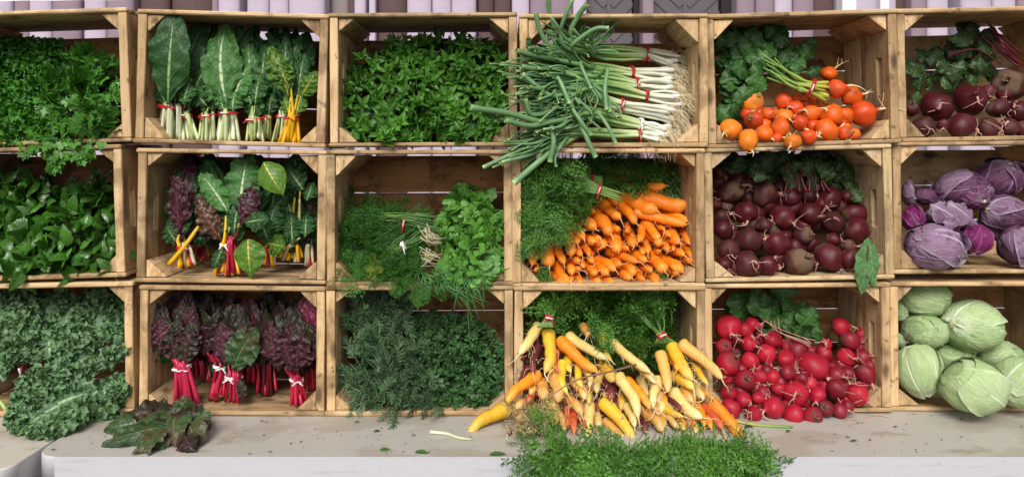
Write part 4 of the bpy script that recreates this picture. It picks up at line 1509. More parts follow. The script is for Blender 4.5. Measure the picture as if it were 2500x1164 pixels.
z22 = zf(0, 340, .328)
RB = 'rainbow chard bunches in the middle row crate'
D_ = DARK_CHARD; RC = RED_CHARD; BC = BROWN_CHARD
bunch('rainbow chard bunch with big dark red leaf and yellow stalk sticking out', 'chard', RB, z22, (1375, 805), 100, (1390, 950), 120, 8, [ST_YELLOW, ST_YELLOW, ST_RED, ST_CREAM], [
    (1330, 700, 1290, 270, 190, RC, dict(dy=-.01, tdy=.0, crk=.10, rip=.12)), (1360, 650, 1385, 100, 190, RC, dict(dy=.02, tdy=.05, crk=.10)), (1330, 790, 1235, 640, 140, G, dict(dy=.0, tdy=-.01)), (1395, 720, 1440, 270, 170, G, dict(dy=.03)), (1420, 740, 1560, 730, 120, G, dict(dy=.02)), (1370, 720, 1390, 480, 110, G, dict(dy=-.005))], .05, TIE, tagm=WTIE, back=8, bspread=150, backm=(G if 11 % 3 else D_), seed=11, srad=5.5)
o = MB().add(*tube(bez([P(*z22(1258, 930), .03), P(*z22(1370, 800), .03), P(*z22(1480, 648), .045)], 10), [.0055 * q for q in (1.2, 1.15, 1.1, 1.05, 1, 1, .95, .95, .9, .85)], 8)).build('chard_stalk', ST_YELLOW)
tag(o, 'single thick yellow chard stalk slanting across the red leaved bunch', 'stalk')
bunch('rainbow chard bunch with white tie and bronze leaf leaning over it', 'chard', RB, z22, (1680, 785), 70, (1640, 1005), 110, 7, [ST_YELLOW, ST_YELLOW, ST_RED], [
    (1650, 750, 1475, 440, 170, BC, dict(dy=-.005, tdy=-.005, crk=.09)), (1710, 560, 1490, 250, 170, LC, dict(dy=-.01, tdy=.02, crk=.03)), (1690, 700, 1640, 560, 120, G, dict(dy=-.01)), (1700, 700, 1760, 540, 200, G, dict(dy=-.015, rip=.18)), (1660, 800, 1590, 960, 90, G, dict(dy=-.02, tdy=-.01)), (1690, 620, 1630, 300, 120, BC, dict(dy=.03))], .035, WTIE, back=8, bspread=150, backm=(G if 12 % 3 else D_), seed=12, srad=5.5, dyb=-.01)
bunch('rainbow chard bunch with red stalk and large round green leaves', 'chard', RB, z22, (1725, 790), 55, (1745, 1005), 130, 7, [ST_RED, ST_PINK, ST_YELLOW], [
    (1790, 620, 1850, 105, 290, LC, dict(dy=.005, tdy=.04, crk=.02, cup=.35)), (1800, 640, 1900, 330, 170, RC, dict(dy=-.01, crk=.11)), (1820, 620, 2000, 590, 150, G, dict(dy=-.02, tdy=-.02)), (1740, 720, 1800, 400, 140, G, dict(dy=-.01))], .03, None, back=8, bspread=150, backm=(G if 13 % 3 else D_), seed=13, srad=5.5, dyb=-.01)
o = MB().add(*leaf(P(*z22(1960, 170), .01), P(*z22(2110, 420), -.005), 210 * .328 * S(), nu=22, nv=14, prof='ovate', cup=.35, bend=.2, rip=.05, ripf=2, crk=.015, seed=4, tint=1.0)).build('chard_leaf', YEL_CHARD)
tag(o, 'big pale green chard leaf catching the light near the top', 'leaf')
o = MB().add(*leaf(P(*z22(1845, 740), -.005), P(*z22(1868, 1025), -.01), 235 * .328 * S(), nu=22, nv=14, prof='ovate', cup=.3, bend=.12, rip=.09, ripf=3, crk=.03, seed=5, tint=.9)).build('chard_leaf', YEL_CHARD)
tag(o, 'round chard leaf with yellow rib hanging over the crate edge', 'leaf')
bunch('rainbow chard bunch in the middle depth with curled green leaves', 'chard', RB, z22, (2010, 820), 70, (2005, 940), 85, 6, [ST_YELLOW, ST_RED, ST_CREAM], [
    (1990, 770, 2120, 800, 170, YC_, dict(dy=-.03, tdy=-.02, cup=.4)), (2000, 760, 1930, 560, 150, G, dict(dy=-.02)), (2010, 740, 2060, 480, 200, G, dict(dy=-.01)), (2000, 720, 2090, 180, 230, G, dict(dy=.03)), (1990, 740, 1700, 160, 120, BC, dict(dy=.05)), (1980, 700, 1550, 110, 220, G, dict(dy=.08))], .09, TIE, tagm=TIE, back=8, bspread=150, backm=(G if 14 % 3 else D_), seed=14, srad=4.5)
bunch('rainbow chard bunch with short stalks spread sideways, far corner', 'chard', RB, z22, (2180, 800), 130, (2170, 890), 190, 7, [ST_YELLOW, ST_CREAM, ST_YELLOW], [
    (2180, 790, 2170, 540, 130, G, dict(dy=-.03)), (2270, 730, 2280, 560, 130, G, dict(dy=-.03)), (2200, 420, 2210, 110, 190, G, dict(dy=-.01, fold=.2)), (2260, 380, 2130, 190, 190, G, dict(dy=-.03)), (2280, 460, 2330, 320, 120, G, dict(dy=-.03)), (2210, 780, 2240, 800, 160, G, dict(dy=.0)), (2220, 760, 2100, 330, 200, G, dict(dy=.02))], .10, None, back=8, bspread=150, backm=(G if 15 % 3 else D_), seed=15, srad=4.5)
bunch('pale stalked rainbow chard bunch against the crate side', 'chard', RB, z22, (2300, 800), 60, (2300, 930), 70, 4, [ST_CREAM, ST_WHITE, ST_RED], [
    (2300, 780, 2330, 480, 140, G, dict(dy=.0)), (2300, 780, 2270, 640, 110, D_, dict(dy=-.01)), (2300, 780, 2300, 300, 180, G, dict(dy=.03))], .12, None, back=8, bspread=150, backm=(G if 16 % 3 else D_), seed=16, srad=4.5)
bunch('dark rainbow chard bunch at the back with orange and red stalks', 'chard', RB, z22, (1500, 800), 80, (1510, 890), 110, 6, [ST_RED, ST_DKRED, ST_YELLOW], [
    (1490, 760, 1440, 120, 220, D_, dict(dy=.02)), (1520, 760, 1560, 320, 200, D_, dict(dy=.02)), (1540, 780, 1620, 740, 130, G, dict(dy=-.01)), (1510, 760, 1700, 190, 150, BC, dict(dy=.01)), (1500, 740, 1580, 110, 220, G, dict(dy=.04))], .13, None, back=8, bspread=150, backm=(G if 17 % 3 else D_), seed=17, srad=4.5)

z32 = zf(0, 660, .433)
RR = 'dark red chard bunches with red stalks'


def dark_fan(zz, cx, y0, w, n, seed, top=110, mats=(D_, RC, D_, D_, RC), dy=0.0):
    r = np.random.default_rng(seed)
    out = []
    for i in range(n):
        f = (i + .5) / n - .5
        x = cx + f * w * .95 + r.normal(0, 12)
        tx = x + f * w * .12 + r.normal(0, 26)
        lvl = i % 3
        ty = (top - 10 + r.uniform(0, 60)) if lvl == 0 else (top + 130 + r.uniform(0, 80)) if lvl == 1 else (top + 40 + r.uniform(0, 60))
        yb = y0 + 55 - r.uniform(0, 60) - (lvl == 0) * 50
        out.append((x, yb, tx, ty, r.uniform(110, 170), mats[i % len(mats)], dict(dy=dy + (.03 if lvl == 0 else -.012 if lvl == 1 else .01) + r.normal(0, .006), tdy=.035 if lvl == 0 else .01, crk=.05, rip=.12, ripf=2.2, fold=r.uniform(0, .35), bend=r.uniform(.02, .16), sway=r.normal(0, .06), twist=r.normal(0, .7), wob=.04)))
    return out


bunch('red stalked chard bunch at the front, nearest the left crate wall', 'chard', RR, z32, (1025, 545), 90, (1055, 750), 150, 9, [ST_PINK, ST_RED, ST_PINK], dark_fan(z32, 960, 450, 270, 12, 1) + [(960, 440, 860, 420, 90, D_, dict(dy=-.02))], .035, WTIE, seed=21, srad=5.5)
bunch('slanting red chard bunch set back, second in the bottom crate', 'chard', RR, z32, (1245, 540), 70, (1220, 715), 85, 7, [ST_RED, ST_PINK], dark_fan(z32, 1180, 450, 290, 12, 2), .055, WTIE, backm=D_, back=6, bspread=110, low=1, lowm=D_, seed=22, srad=5)
bunch('red chard bunch with white loop tie and drooping green tinged leaf', 'chard', RR, z32, (1320, 600), 85, (1320, 740), 105, 7, [ST_RED, ST_PINK], dark_fan(z32, 1340, 500, 250, 9, 3, top=130) + [(1320, 560, 1450, 330, 190, LETTUCE, dict(dy=-.02, tdy=-.03, crk=.05)), (1370, 560, 1310, 420, 130, LETTUCE, dict(dy=-.025, tdy=-.01)), (1350, 600, 1370, 740, 60, D_, dict(dy=-.02, tdy=0))], .045, WTIE, seed=23, srad=5)
bunch('deep red chard bunch standing back in shade, fourth along', 'chard', RR, z32, (1500, 530), 110, (1498, 690), 110, 9, [ST_RED, ST_DKRED], dark_fan(z32, 1480, 470, 260, 11, 4) + [(1500, 500, 1530, 380, 150, G, dict(dy=-.01))], .095, None, backm=D_, back=6, bspread=110, low=1, lowm=D_, seed=24, srad=5)
bunch('bright red chard bunch in front beside the right crate wall', 'chard', RR, z32, (1672, 615), 66, (1690, 755), 100, 8, [ST_PINK, ST_RED], dark_fan(z32, 1640, 520, 230, 11, 5, top=150) + [(1660, 560, 1600, 400, 170, RC, dict(dy=-.03, tdy=-.02)), (1670, 560, 1690, 390, 180, RC, dict(dy=-.03, tdy=-.02, crk=.12))], .03, WTIE, backm=D_, back=6, bspread=110, low=1, lowm=D_, seed=25, srad=5)
bunch('magenta leaved red chard bunch at the back beside the crate wall', 'chard', RR, z32, (1745, 560), 60, (1735, 680), 70, 5, [ST_RED], [(1745, 480, 1735, 110, 140, MAGENTA_CHARD, dict(dy=-.02, tdy=.0, crk=.12, rip=.05)), (1740, 520, 1640, 160, 170, D_, dict(dy=.0)), (1745, 520, 1745, 330, 120, RC, dict(dy=-.01)), (1745, 540, 1700, 470, 120, G, dict(dy=-.01))], .09, None, seed=26, srad=5)
bunch('shaded red chard bunch at the very back between the slanting stalks', 'chard', RR, z32, (1400, 530), 130, (1400, 640), 150, 8, [ST_DKRED, ST_RED], dark_fan(z32, 1330, 470, 520, 16, 6), .085, None, backm=D_, back=6, bspread=110, low=1, lowm=D_, seed=27, srad=4.5)
bunch('shaded dark leaved chard bunch hidden behind the front bunch', 'chard', RR, z32, (1130, 520), 110, (1140, 610), 120, 7, [ST_DKRED, ST_RED], dark_fan(z32, 1060, 470, 420, 14, 7), .085, None, backm=D_, back=6, bspread=110, low=1, lowm=D_, seed=28, srad=4.5)

# wilting leafy bunch lying on the table
rt = empty('wilted_chard_bunch', P(*z32(880, 960), -.10), 'wilting green brown leafy bunch lying loose on the table', 'chard')
LV = [(1000, 800, 700, 800, 170, .0, -.06), (1060, 820, 640, 940, 180, -.02, -.10), (960, 880, 570, 990, 140, -.05, -.10), (1050, 830, 1160, 800, 170, -.02, -.03), (1080, 850, 1130, 990, 210, -.04, -.10), (1000, 820, 990, 990, 180, -.05, -.11), (950, 830, 830, 980, 170, -.05, -.11),
      (1030, 830, 940, 800, 140, -.03, -.05), (990, 900, 740, 1035, 150, -.08, -.13), (1040, 930, 1100, 1020, 130, -.09, -.12), (930, 900, 830, 1040, 120, -.09, -.13), (1010, 800, 1070, 705, 110, .0, .02), (900, 850, 780, 880, 190, -.04, -.07), (1080, 840, 1190, 890, 150, -.03, -.05), (760, 860, 600, 900, 150, -.05, -.08), (1000, 860, 1000, 800, 140, -.08, -.06)]
def onY(px, py):
    return (ZC - ZT) / (py - 370.0) * 1800 + YC


for j, (a, b, c, d, w_, ya, yb) in enumerate(LV):
    (ax2, ay2), (bx2, by2) = z32(a, b), z32(c, d)
    ya = min(ya - .05, onY(ax2, ay2 + 25)) ; yb = min(yb - .03, onY(bx2, by2 + 4))
    MB().add(*leaf(P(*z32(a, b), ya), P(*z32(c, d), yb), w_ * .433 * S(ya), nrm=(random.uniform(-.3, .3), -.8, .6), nu=22, nv=14, prof='ovate', wob=.06, bend=random.uniform(.15, .4), cup=.35, rip=.22, ripf=2.6, crk=.05, twist=random.uniform(-.5, .5), seed=600 + j, tint=random.uniform(.2, .9))).build('leaf', LETTUCE if j % 3 else DARK_CHARD, rt)

# ================================================================ herb column
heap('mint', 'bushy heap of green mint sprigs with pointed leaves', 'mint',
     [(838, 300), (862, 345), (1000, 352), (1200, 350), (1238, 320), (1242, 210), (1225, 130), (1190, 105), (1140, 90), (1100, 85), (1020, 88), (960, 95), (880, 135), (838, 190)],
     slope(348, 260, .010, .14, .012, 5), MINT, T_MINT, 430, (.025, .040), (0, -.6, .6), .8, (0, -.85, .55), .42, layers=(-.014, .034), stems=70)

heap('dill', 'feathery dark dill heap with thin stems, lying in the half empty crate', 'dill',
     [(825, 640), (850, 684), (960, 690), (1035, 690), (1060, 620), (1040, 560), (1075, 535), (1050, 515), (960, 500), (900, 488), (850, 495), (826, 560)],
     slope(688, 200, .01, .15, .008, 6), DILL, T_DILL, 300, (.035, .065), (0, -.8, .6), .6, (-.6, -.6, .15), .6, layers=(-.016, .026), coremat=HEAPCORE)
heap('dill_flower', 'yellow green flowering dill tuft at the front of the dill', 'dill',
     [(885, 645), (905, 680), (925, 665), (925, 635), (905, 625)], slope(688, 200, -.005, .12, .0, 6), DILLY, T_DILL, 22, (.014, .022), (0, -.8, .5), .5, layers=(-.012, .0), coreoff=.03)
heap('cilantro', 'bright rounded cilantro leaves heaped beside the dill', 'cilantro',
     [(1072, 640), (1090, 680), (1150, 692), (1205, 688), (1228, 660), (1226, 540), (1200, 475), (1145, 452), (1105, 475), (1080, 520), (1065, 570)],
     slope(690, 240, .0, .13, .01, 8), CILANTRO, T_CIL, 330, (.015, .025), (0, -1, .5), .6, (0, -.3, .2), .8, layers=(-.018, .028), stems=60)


def thin_lines(mb, n, A, B, sag, rad, spread=(20, 10), YA=.05, YB=.04, jit=6, mi=0):
    for i in range(n):
        a = (A[0] + rng.normal(0, jit), A[1] + rng.normal(0, jit))
        b = (B[0] + rng.normal(0, spread[0]), B[1] + rng.normal(0, spread[1]))
        p, q = P(*a, YA + rng.normal(0, .004)), P(*b, YB + rng.normal(0, .006))
        m = (p + q) / 2 + V(rng.normal(0, .006), -.006, -sag * abs(rng.normal(1, .4)))
        v, f, g = tube(bez([p, m, q], 7), rad, 4)
        mb.add(v, f, g, mi)


# tied dill stems, cilantro roots
rt = empty('dill_bunch', P(930, 570, .05), 'dill stems fanning out through the dark feathery dill', 'dill')
mb = MB()
for k in range(60):
    x1, y1 = rng.uniform(840, 960), rng.uniform(510, 660)
    thin_lines(mb, 1, (985 + rng.normal(0, 8), 560 + rng.normal(0, 20)), (x1, y1), -.006, .0008, (3, 3), .045, .03 + (680 - y1) * .0004)
mb.build('stalk', DILL, rt)
mb = MB()
thin_lines(mb, 26, (935, 530), (1050, 545), -.004, .0011, (20, 14), .07, .05)
rt = empty('dill_bunch', P(985, 548, .06), 'bundle of thin dill stems held by a red tie with white tag', 'dill')
mb.build('stalk', ST_CARROT, rt)
ring_band(rt, P(985, 548, .055), .014, .012, (1, .1, -.2), TIE, tagmat=WTIE, seed=2)
mb = MB()
thin_lines(mb, 18, (940, 625), (1035, 575), -.004, .0011, (16, 12), .03, .05)
rt = empty('dill_bunch', P(985, 600, .03), 'lower bundle of dill stems with a white and red tie', 'dill')
mb.build('stalk', ST_CARROT, rt)
ring_band(rt, P(985, 600, .025), .010, .009, (1, 0, .6), WTIE, tagmat=WTIE, seed=6)
for (ax_, ay), (bx2, by2), lab in (((1068, 585), (1030, 570), 'upper tuft of pale cilantro roots beside the bright leaves'), ((1070, 625), (1032, 622), 'lower tuft of pale cilantro roots beside the bright leaves')):
    mb = MB()
    thin_lines(mb, 22, (ax_, ay), (bx2 + 6, by2), .006, .0007, (9, 14), .02, -.005, 9)
    tag(mb.build('cilantro_root', ONROOT), lab, 'roots')

# chives that hang over the front edge
rt = empty('chive_bunch', P(1100, 690, .0), 'long thin chives spilling over the edge of the dill crate', 'chives')
for i in range(95):
    x0 = rng.uniform(1000, 1190)
    y0 = rng.uniform(655, 690)
    if i < 62:
        x1, y1 = x0 + rng.normal(8, 26), rng.uniform(690, 735)
    elif i < 80:
        x1, y1 = 1145 + rng.normal(0, 22), rng.uniform(720, 770)
    else:
        x0 = rng.uniform(1120, 1200); x1, y1 = x0 + rng.uniform(-90, 40), rng.uniform(660, 700)
    a, m, b = P(x0, y0, rng.uniform(.0, .02)), P((x0 + x1) / 2 + rng.normal(0, 6), min(y0, y1) + abs(y1 - y0) * .35, -.014 + rng.normal(0, .006)), P(x1, y1, -.012 + rng.normal(0, .008))
    MB().add(*tube(bez([a, m, b], 9), np.linspace(.0023, .0009, 9), 5, seed=i)).build('blade', CHIVE, rt)
for i, (x0, x1, x2, y2) in enumerate([(1140, 1150, 1170, 780), (1150, 1165, 1195, 740), (1130, 1140, 1155, 800), (1160, 1172, 1185, 765), (1146, 1140, 1148, 850)]):
    MB().add(*tube(bez([P(x0, 685, .0), P(x1, 720, -.016), P(x2, y2, -.010)], 10), np.linspace(.0016, .0008, 10), 5)).build('blade', CHIVE, rt)
# dill that hangs below
heap('dill_tip', 'dark dill tips hanging over the front edge beside the chives', 'dill', [(958, 680), (1070, 680), (1085, 700), (1050, 735), (1000, 722), (970, 705)], lambda x, y: np.full(np.shape(x), -.008), DILL, T_DILL, 60, (.02, .034), (0, -1, .3), .4, (0, -.2, -1), .5, layers=(-.010, .004), coreoff=.0, corestep=40)

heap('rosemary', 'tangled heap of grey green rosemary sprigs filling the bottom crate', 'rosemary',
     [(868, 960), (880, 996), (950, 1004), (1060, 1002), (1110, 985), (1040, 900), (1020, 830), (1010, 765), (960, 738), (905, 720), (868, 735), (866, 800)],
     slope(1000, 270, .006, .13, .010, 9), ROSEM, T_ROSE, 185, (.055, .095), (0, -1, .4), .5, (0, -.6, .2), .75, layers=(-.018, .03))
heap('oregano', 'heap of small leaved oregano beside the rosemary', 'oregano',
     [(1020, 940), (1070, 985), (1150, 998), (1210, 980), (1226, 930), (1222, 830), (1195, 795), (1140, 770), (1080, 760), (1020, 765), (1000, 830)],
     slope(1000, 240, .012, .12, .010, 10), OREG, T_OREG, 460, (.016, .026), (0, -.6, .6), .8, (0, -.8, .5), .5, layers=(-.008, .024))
# ================================================================ green onions, crate 14
zo = zf(780, 0, .384)
ON = 'green onion bunches lying in the top row crate'


def onion_bunch(label, n, roots, rspread, band, mid, tips, tspread, Yr, Ym, Yt, seed, tie=TIE, extra=()):
    r = np.random.default_rng(seed + 60)
    rt = empty('green_onion_bunch', P(*zo(*band), Yr), label, 'green onions', ON)
    for i in range(n):
        f = (i + .5) / n - .5
        rw = zo(roots[0] + r.normal(0, 26), roots[1] + f * rspread + r.normal(0, 5))
        bd = zo(band[0] + r.normal(0, 6), band[1] + f * min(rspread * .62, 70))
        md = zo(mid[0] + r.normal(0, 30), mid[1] + f * rspread * .95)
        dY = r.uniform(-.014, .014)
        a = P(*rw, Yr + dY)
        b = P(*bd, Yr + dY * .7)
        m = P(*md, Ym + dY)
        b0 = a * .55 + b * .45 + V(0, 0, r.normal(0, .004))
        c = bez([a, b0, b, b * .5 + m * .5 + r.normal(0, .003, 3), m], 22)
        u = np.linspace(0, 1, 22)
        rad = (.0046 + .0022 * np.exp(-((u - .05) / .06) ** 2) - .0006 * u) * r.uniform(.85, 1.15)
        rad[0] *= .55
        st = MB().add(*tube(c, rad, 9, seed=r.uniform(0, 60), u0=0, u1=.55)).build('stalk', ONION, rt)
        rb = MB()
        ax = unit(a - b0)
        for k in range(14):
            o = unit(ax + r.normal(0, .45, 3))
            l = r.uniform(.014, .042)
            rb.add(*tube(bez([a - ax * .002, a + o * l * .45, a + o * l * .75 + V(0, -.002, -l * .3) + r.normal(0, .003, 3), a + o * l + V(0, -.002, -l * .75) + r.normal(0, .004, 3)], 7), np.linspace(.0008, .00045, 7), 4))
        ob = rb.build('root', ONROOT, st, origin=(0, 0, 0))
        ob.location = -Vector(rt.location) - Vector(st.location)
        for k in range(r.integers(4, 7)):
            tx, ty = tips[r.integers(0, len(tips))]
            e = P(*zo(tx + r.normal(0, tspread * 1.5), ty + r.normal(0, tspread)), Yt + r.uniform(-.03, .03))
            d = c[-1] - c[-4]
            q = c[-1] + unit(d) * .035 + r.normal(0, .006, 3)
            lf = bez([c[-4], c[-1], q * .6 + (c[-1] * .4 + e * .6) * .4, c[-1] * .3 + e * .7 + r.normal(0, .008, 3), e], 16)
            rl = np.linspace(.0028, .0038, 16) * r.uniform(.65, 1.3)
            rl = rl * (1 - r.choice([0, 0, .35, .6]) * np.linspace(0, 1, 16) ** 2)
            MB().add(*tube(lf, rl, 9, seed=r.uniform(0, 60), cap1=False, flat=r.uniform(.5, .95))).build('leaf', ONIONL, rt)
    for (pts, wd) in extra:
        q = bez([P(*zo(x, y), yy) for x, y, yy in pts], 16)
        MB().add(*tube(q, np.linspace(.0036, .0041, 16) * wd, 9, seed=r.uniform(0, 60), cap1=False)).build('leaf', ONIONL, rt)
    ring_band(rt, P(*zo(*band), Yr), min(rspread * .62, 70) * .384 * S(Yr) * .56 + .004, .018, unit(P(*zo(*band), Yr) - P(*zo(*mid), Ym)), tie, tagmat=WTIE if seed % 2 else None, seed=seed)


onion_bunch('green onion bunch at the back top with stray white stems, under the upright leaves', 10, (2270, 400), 110, (2070, 345), (1760, 330), [(1600, 190), (1700, 190), (1840, 190), (1500, 130), (1560, 250), (1840, 240), (1690, 300)], 40, .13, .08, .02, 1,
            extra=[(((1760, 330, .06), (1560, 260, .03), (1470, 120, .01), (1455, -20, -.01)), 1.5), (((1700, 300, .06), (1540, 230, .02), (1560, 110, -.01), (1610, 0, -.02)), 1.3), (((1740, 320, .05), (1600, 230, .02), (1640, 110, .0), (1700, 30, -.02)), 1.7), (((1700, 330, .05), (1480, 300, .0), (1400, 190, -.02), (1375, 80, -.03)), 1.5),
                   (((1740, 310, .05), (1580, 260, .0), (1500, 150, -.02), (1470, 110, -.02)), 1.1), (((1700, 320, .05), (1600, 300, .0), (1740, 190, -.02), (1840, 180, -.03)), 1.4), (((1690, 320, .05), (1450, 330, .0), (1340, 300, -.02), (1330, 250, -.04)), 1.6), (((1690, 340, .05), (1560, 300, -.01), (1530, 210, -.03), (1520, 170, -.04)), 1.2)])
onion_bunch('green onion bunch with single red tie, second from the back', 10, (2260, 480), 85, (1978, 462), (1700, 430), [(1280, 330), (1400, 300), (1340, 390), (1480, 320), (1560, 560)], 45, .11, .07, -.02, 2, extra=[(((1740, 430, .05), (1500, 380, .0), (1350, 350, -.03), (1250, 325, -.05)), 1.6), (((1720, 430, .04), (1660, 400, .0), (1690, 480, -.02), (1728, 565, -.03)), 1.2)])
onion_bunch('green onion bunch with pale stems and no visible tie end', 9, (2230, 550), 75, (2010, 535), (1740, 490), [(1290, 420), (1350, 440), (1430, 490), (1600, 640), (1830, 690)], 45, .095, .06, -.03, 3, extra=[(((1760, 490, .04), (1520, 450, .0), (1380, 440, -.04), (1280, 425, -.06)), 1.6), (((1780, 480, .04), (1830, 440, .0), (1815, 560, -.03), (1825, 700, -.04)), 1.4)])
onion_bunch('green onion bunch with two red ties across its white ends', 10, (2310, 630), 70, (2068, 608), (1760, 540), [(1260, 480), (1300, 570), (1420, 560), (1450, 590), (1600, 640)], 45, .075, .04, -.03, 4, extra=[(((1700, 520, .02), (1500, 440, -.01), (1540, 540, -.04), (1590, 660, -.05)), 1.4), (((1720, 560, .02), (1560, 600, -.03), (1450, 600, -.05), (1290, 470, -.06)), 1.4)])
onion_bunch('large front green onion bunch with red and white tie and thick white ends', 12, (2250, 730), 110, (1912, 675), (1640, 560), [(1270, 580), (1350, 590), (1310, 700), (1390, 610), (1560, 690)], 50, .04, .02, -.05, 5, extra=[(((1660, 600, .0), (1500, 640, -.03), (1420, 700, -.05), (1400, 610, -.07)), 1.3), (((1660, 560, .0), (1600, 660, -.04), (1660, 770, -.06), (1725, 860, -.06)), 1.4), (((1640, 600, .0), (1470, 700, -.04), (1350, 730, -.06), (1310, 630, -.07)), 1.4)])
onion_bunch('green onion bunch with beige tie, curving down towards the floor board', 9, (2230, 840), 80, (2035, 790), (1740, 720), [(1300, 720), (1420, 790), (1350, 770), (1500, 760), (1600, 740)], 50, .035, .01, -.05, 6, tie=WTIE, extra=[(((1720, 740, .0), (1500, 770, -.05), (1340, 800, -.07), (1180, 765, -.09)), 1.6), (((1700, 740, .0), (1450, 780, -.05), (1200, 720, -.08), (960, 685, -.10)), 1.9), (((1740, 720, .0), (1650, 740, -.04), (1700, 880, -.06), (1755, 1000, -.06)), 1.5)])
onion_bunch('lowest green onion bunch whose leaves hang over the crate below', 11, (2160, 880), 60, (2025, 855), (1640, 840), [(1220, 890), (1270, 920), (1400, 850), (1240, 1000), (1330, 930), (1400, 960)], 40, .03, .0, -.04, 7, extra=[(((1640, 850, .0), (1400, 900, -.03), (1200, 990, -.05), (1040, 1065, -.05)), 1.3), (((1640, 850, .0), (1480, 780, -.04), (1490, 900, -.06), (1465, 1030, -.06)), 1.6), (((1640, 860, .0), (1480, 960, -.03), (1380, 1040, -.05), (1235, 1165, -.05)), 1.9), (((1650, 830, .0), (1500, 820, -.03), (1400, 830, -.05), (1370, 850, -.06)), 1.8),
                   (((1700, 800, .0), (1760, 720, -.03), (1830, 800, -.05), (1885, 915, -.06)), 1.2), (((1640, 860, .0), (1400, 960, -.03), (1280, 1000, -.05), (1160, 1030, -.05)), 1.3), (((1600, 880, .0), (1560, 890, -.03), (1500, 1000, -.05), (1505, 1060, -.05)), .9)])


# ================================================================ leafy greens of the beets
def greens(name, label, cat, zz, lv, Y0, leafm, stalkm, seed=0, tie=None, stalks=(), group=None, srad=3.0, fill=0, poly=None, fdir=(0, -1), fw=150, fdy=.05, **kw):
    r = np.random.default_rng(seed + 70)
    if fill:
        lv = list(lv)
        for x, y in sample_poly(poly, fill):
            l = r.uniform(90, 190)
            a = math.atan2(fdir[1], fdir[0]) + r.normal(0, .7)
            lv.append((x - math.cos(a) * l * .5, y - math.sin(a) * l * .5, x + math.cos(a) * l * .5, y + math.sin(a) * l * .5, fw * r.uniform(.7, 1.15), fdy + r.uniform(-.03, .035)))
    c = zz(lv[0][0], lv[0][1])
    rt = empty(name, P(*c, Y0), label, cat, group)
    k = zz(1, 0)[0] - zz(0, 0)[0]
    for j, l in enumerate(lv):
        x0, y0, x1, y1, w = l[:5]
        dy = l[5] if len(l) > 5 else r.uniform(-.02, .03)
        m = l[6] if len(l) > 6 else leafm
        o = dict(prof='ovate', wob=.06, bend=r.uniform(.05, .3), cup=.3, rip=.18, ripf=2.6, crk=.045, nu=20, nv=12, twist=r.normal(0, .4), sway=r.normal(0, .08))
        o.update(kw)
        MB().add(*leaf(P(*zz(x0, y0), Y0 + dy), P(*zz(x1, y1), Y0 + dy + r.uniform(-.015, .02)), w * k * S(Y0), seed=seed * 13 + j, tint=r.uniform(.1, .9), **o)).build('leaf', m, rt)
    for s in stalks:
        pts, wd = s[0], s[1]
        MB().add(*tube(bez([P(*zz(x, y), yy) for x, y, yy in pts], 14), np.linspace(wd, wd * .6, 14) * .001, 7, seed=r.uniform(0, 50))).build('stalk', stalkm, rt)
    if tie:
        ring_band(rt, P(*zz(tie[0], tie[1]), tie[2]), tie[3], tie[3] * .7, tie[4], TIE, tagmat=WTIE, seed=seed)
    return rt


z15 = zf(1680, 0, .328)
LV = [(600, 440, 480, 180, 120, .03), (560, 440, 320, 210, 150, .05), (620, 460, 660, 230, 150, .05), (560, 480, 380, 330, 150, .03), (600, 480, 420, 420, 140, .0), (540, 500, 240, 350, 150, .07), (500, 520, 230, 460, 130, .06), (520, 540, 260, 580, 150, .05), (480, 560, 300, 500, 150, .02), (560, 440, 540, 180, 140, .08), (500, 300, 300, 170, 150, .09),
      (700, 480, 760, 330, 130, .04), (780, 480, 860, 330, 130, .05), (820, 440, 960, 270, 140, .07), (840, 430, 940, 330, 130, .04), (780, 560, 860, 400, 110, .02), (640, 420, 560, 330, 170, .0), (700, 560, 760, 400, 130, .05), (470, 470, 620, 400, 150, -.01), (480, 480, 540, 610, 110, -.02), (600, 640, 420, 600, 130, -.02),
      (500, 640, 330, 760, 140, -.02), (450, 700, 230, 700, 160, .04), (420, 760, 220, 640, 150, .05), (440, 820, 230, 860, 110, .03), (440, 840, 230, 820, 140, .05), (340, 620, 225, 420, 140, .08), (400, 260, 260, 260, 150, .09), (600, 300, 700, 210, 140, .09), (880, 560, 990, 510, 90, .08), (450, 420, 330, 560, 160, .03)]
ST = []
for i in range(13):
    f = i / 12 - .5
    u_ = random.uniform
    ST.append((((1030 + u_(-25, 20), 690 + f * 150, .06 + u_(-.012, .012)), (908, 655 + f * 80, .055 + u_(-.012, .012)), (780 + u_(-30, 30), 610 + f * 100 + u_(-14, 14), .06 + u_(-.015, .015)), (600 + u_(-70, 60), 500 + f * 190 + u_(-30, 30), .07 + u_(-.02, .02))), u_(3.2, 4.8)))
greens('beet_greens', 'bundle of golden beet greens with yellow green stalks tied together', 'beet greens', z15, LV, .10, BEETG, ST_BEET, 1, (905, 655, .055, .024, (1, 0, -.45)), ST, fill=34, poly=[(235, 210), (540, 190), (690, 220), (700, 480), (620, 560), (420, 620), (240, 860)], fdir=(-.7, -.7))
HEAPY15 = lambda y: .02 + max(0, (345 - y)) * .00075
GB = 'golden beets heaped in the top row crate'
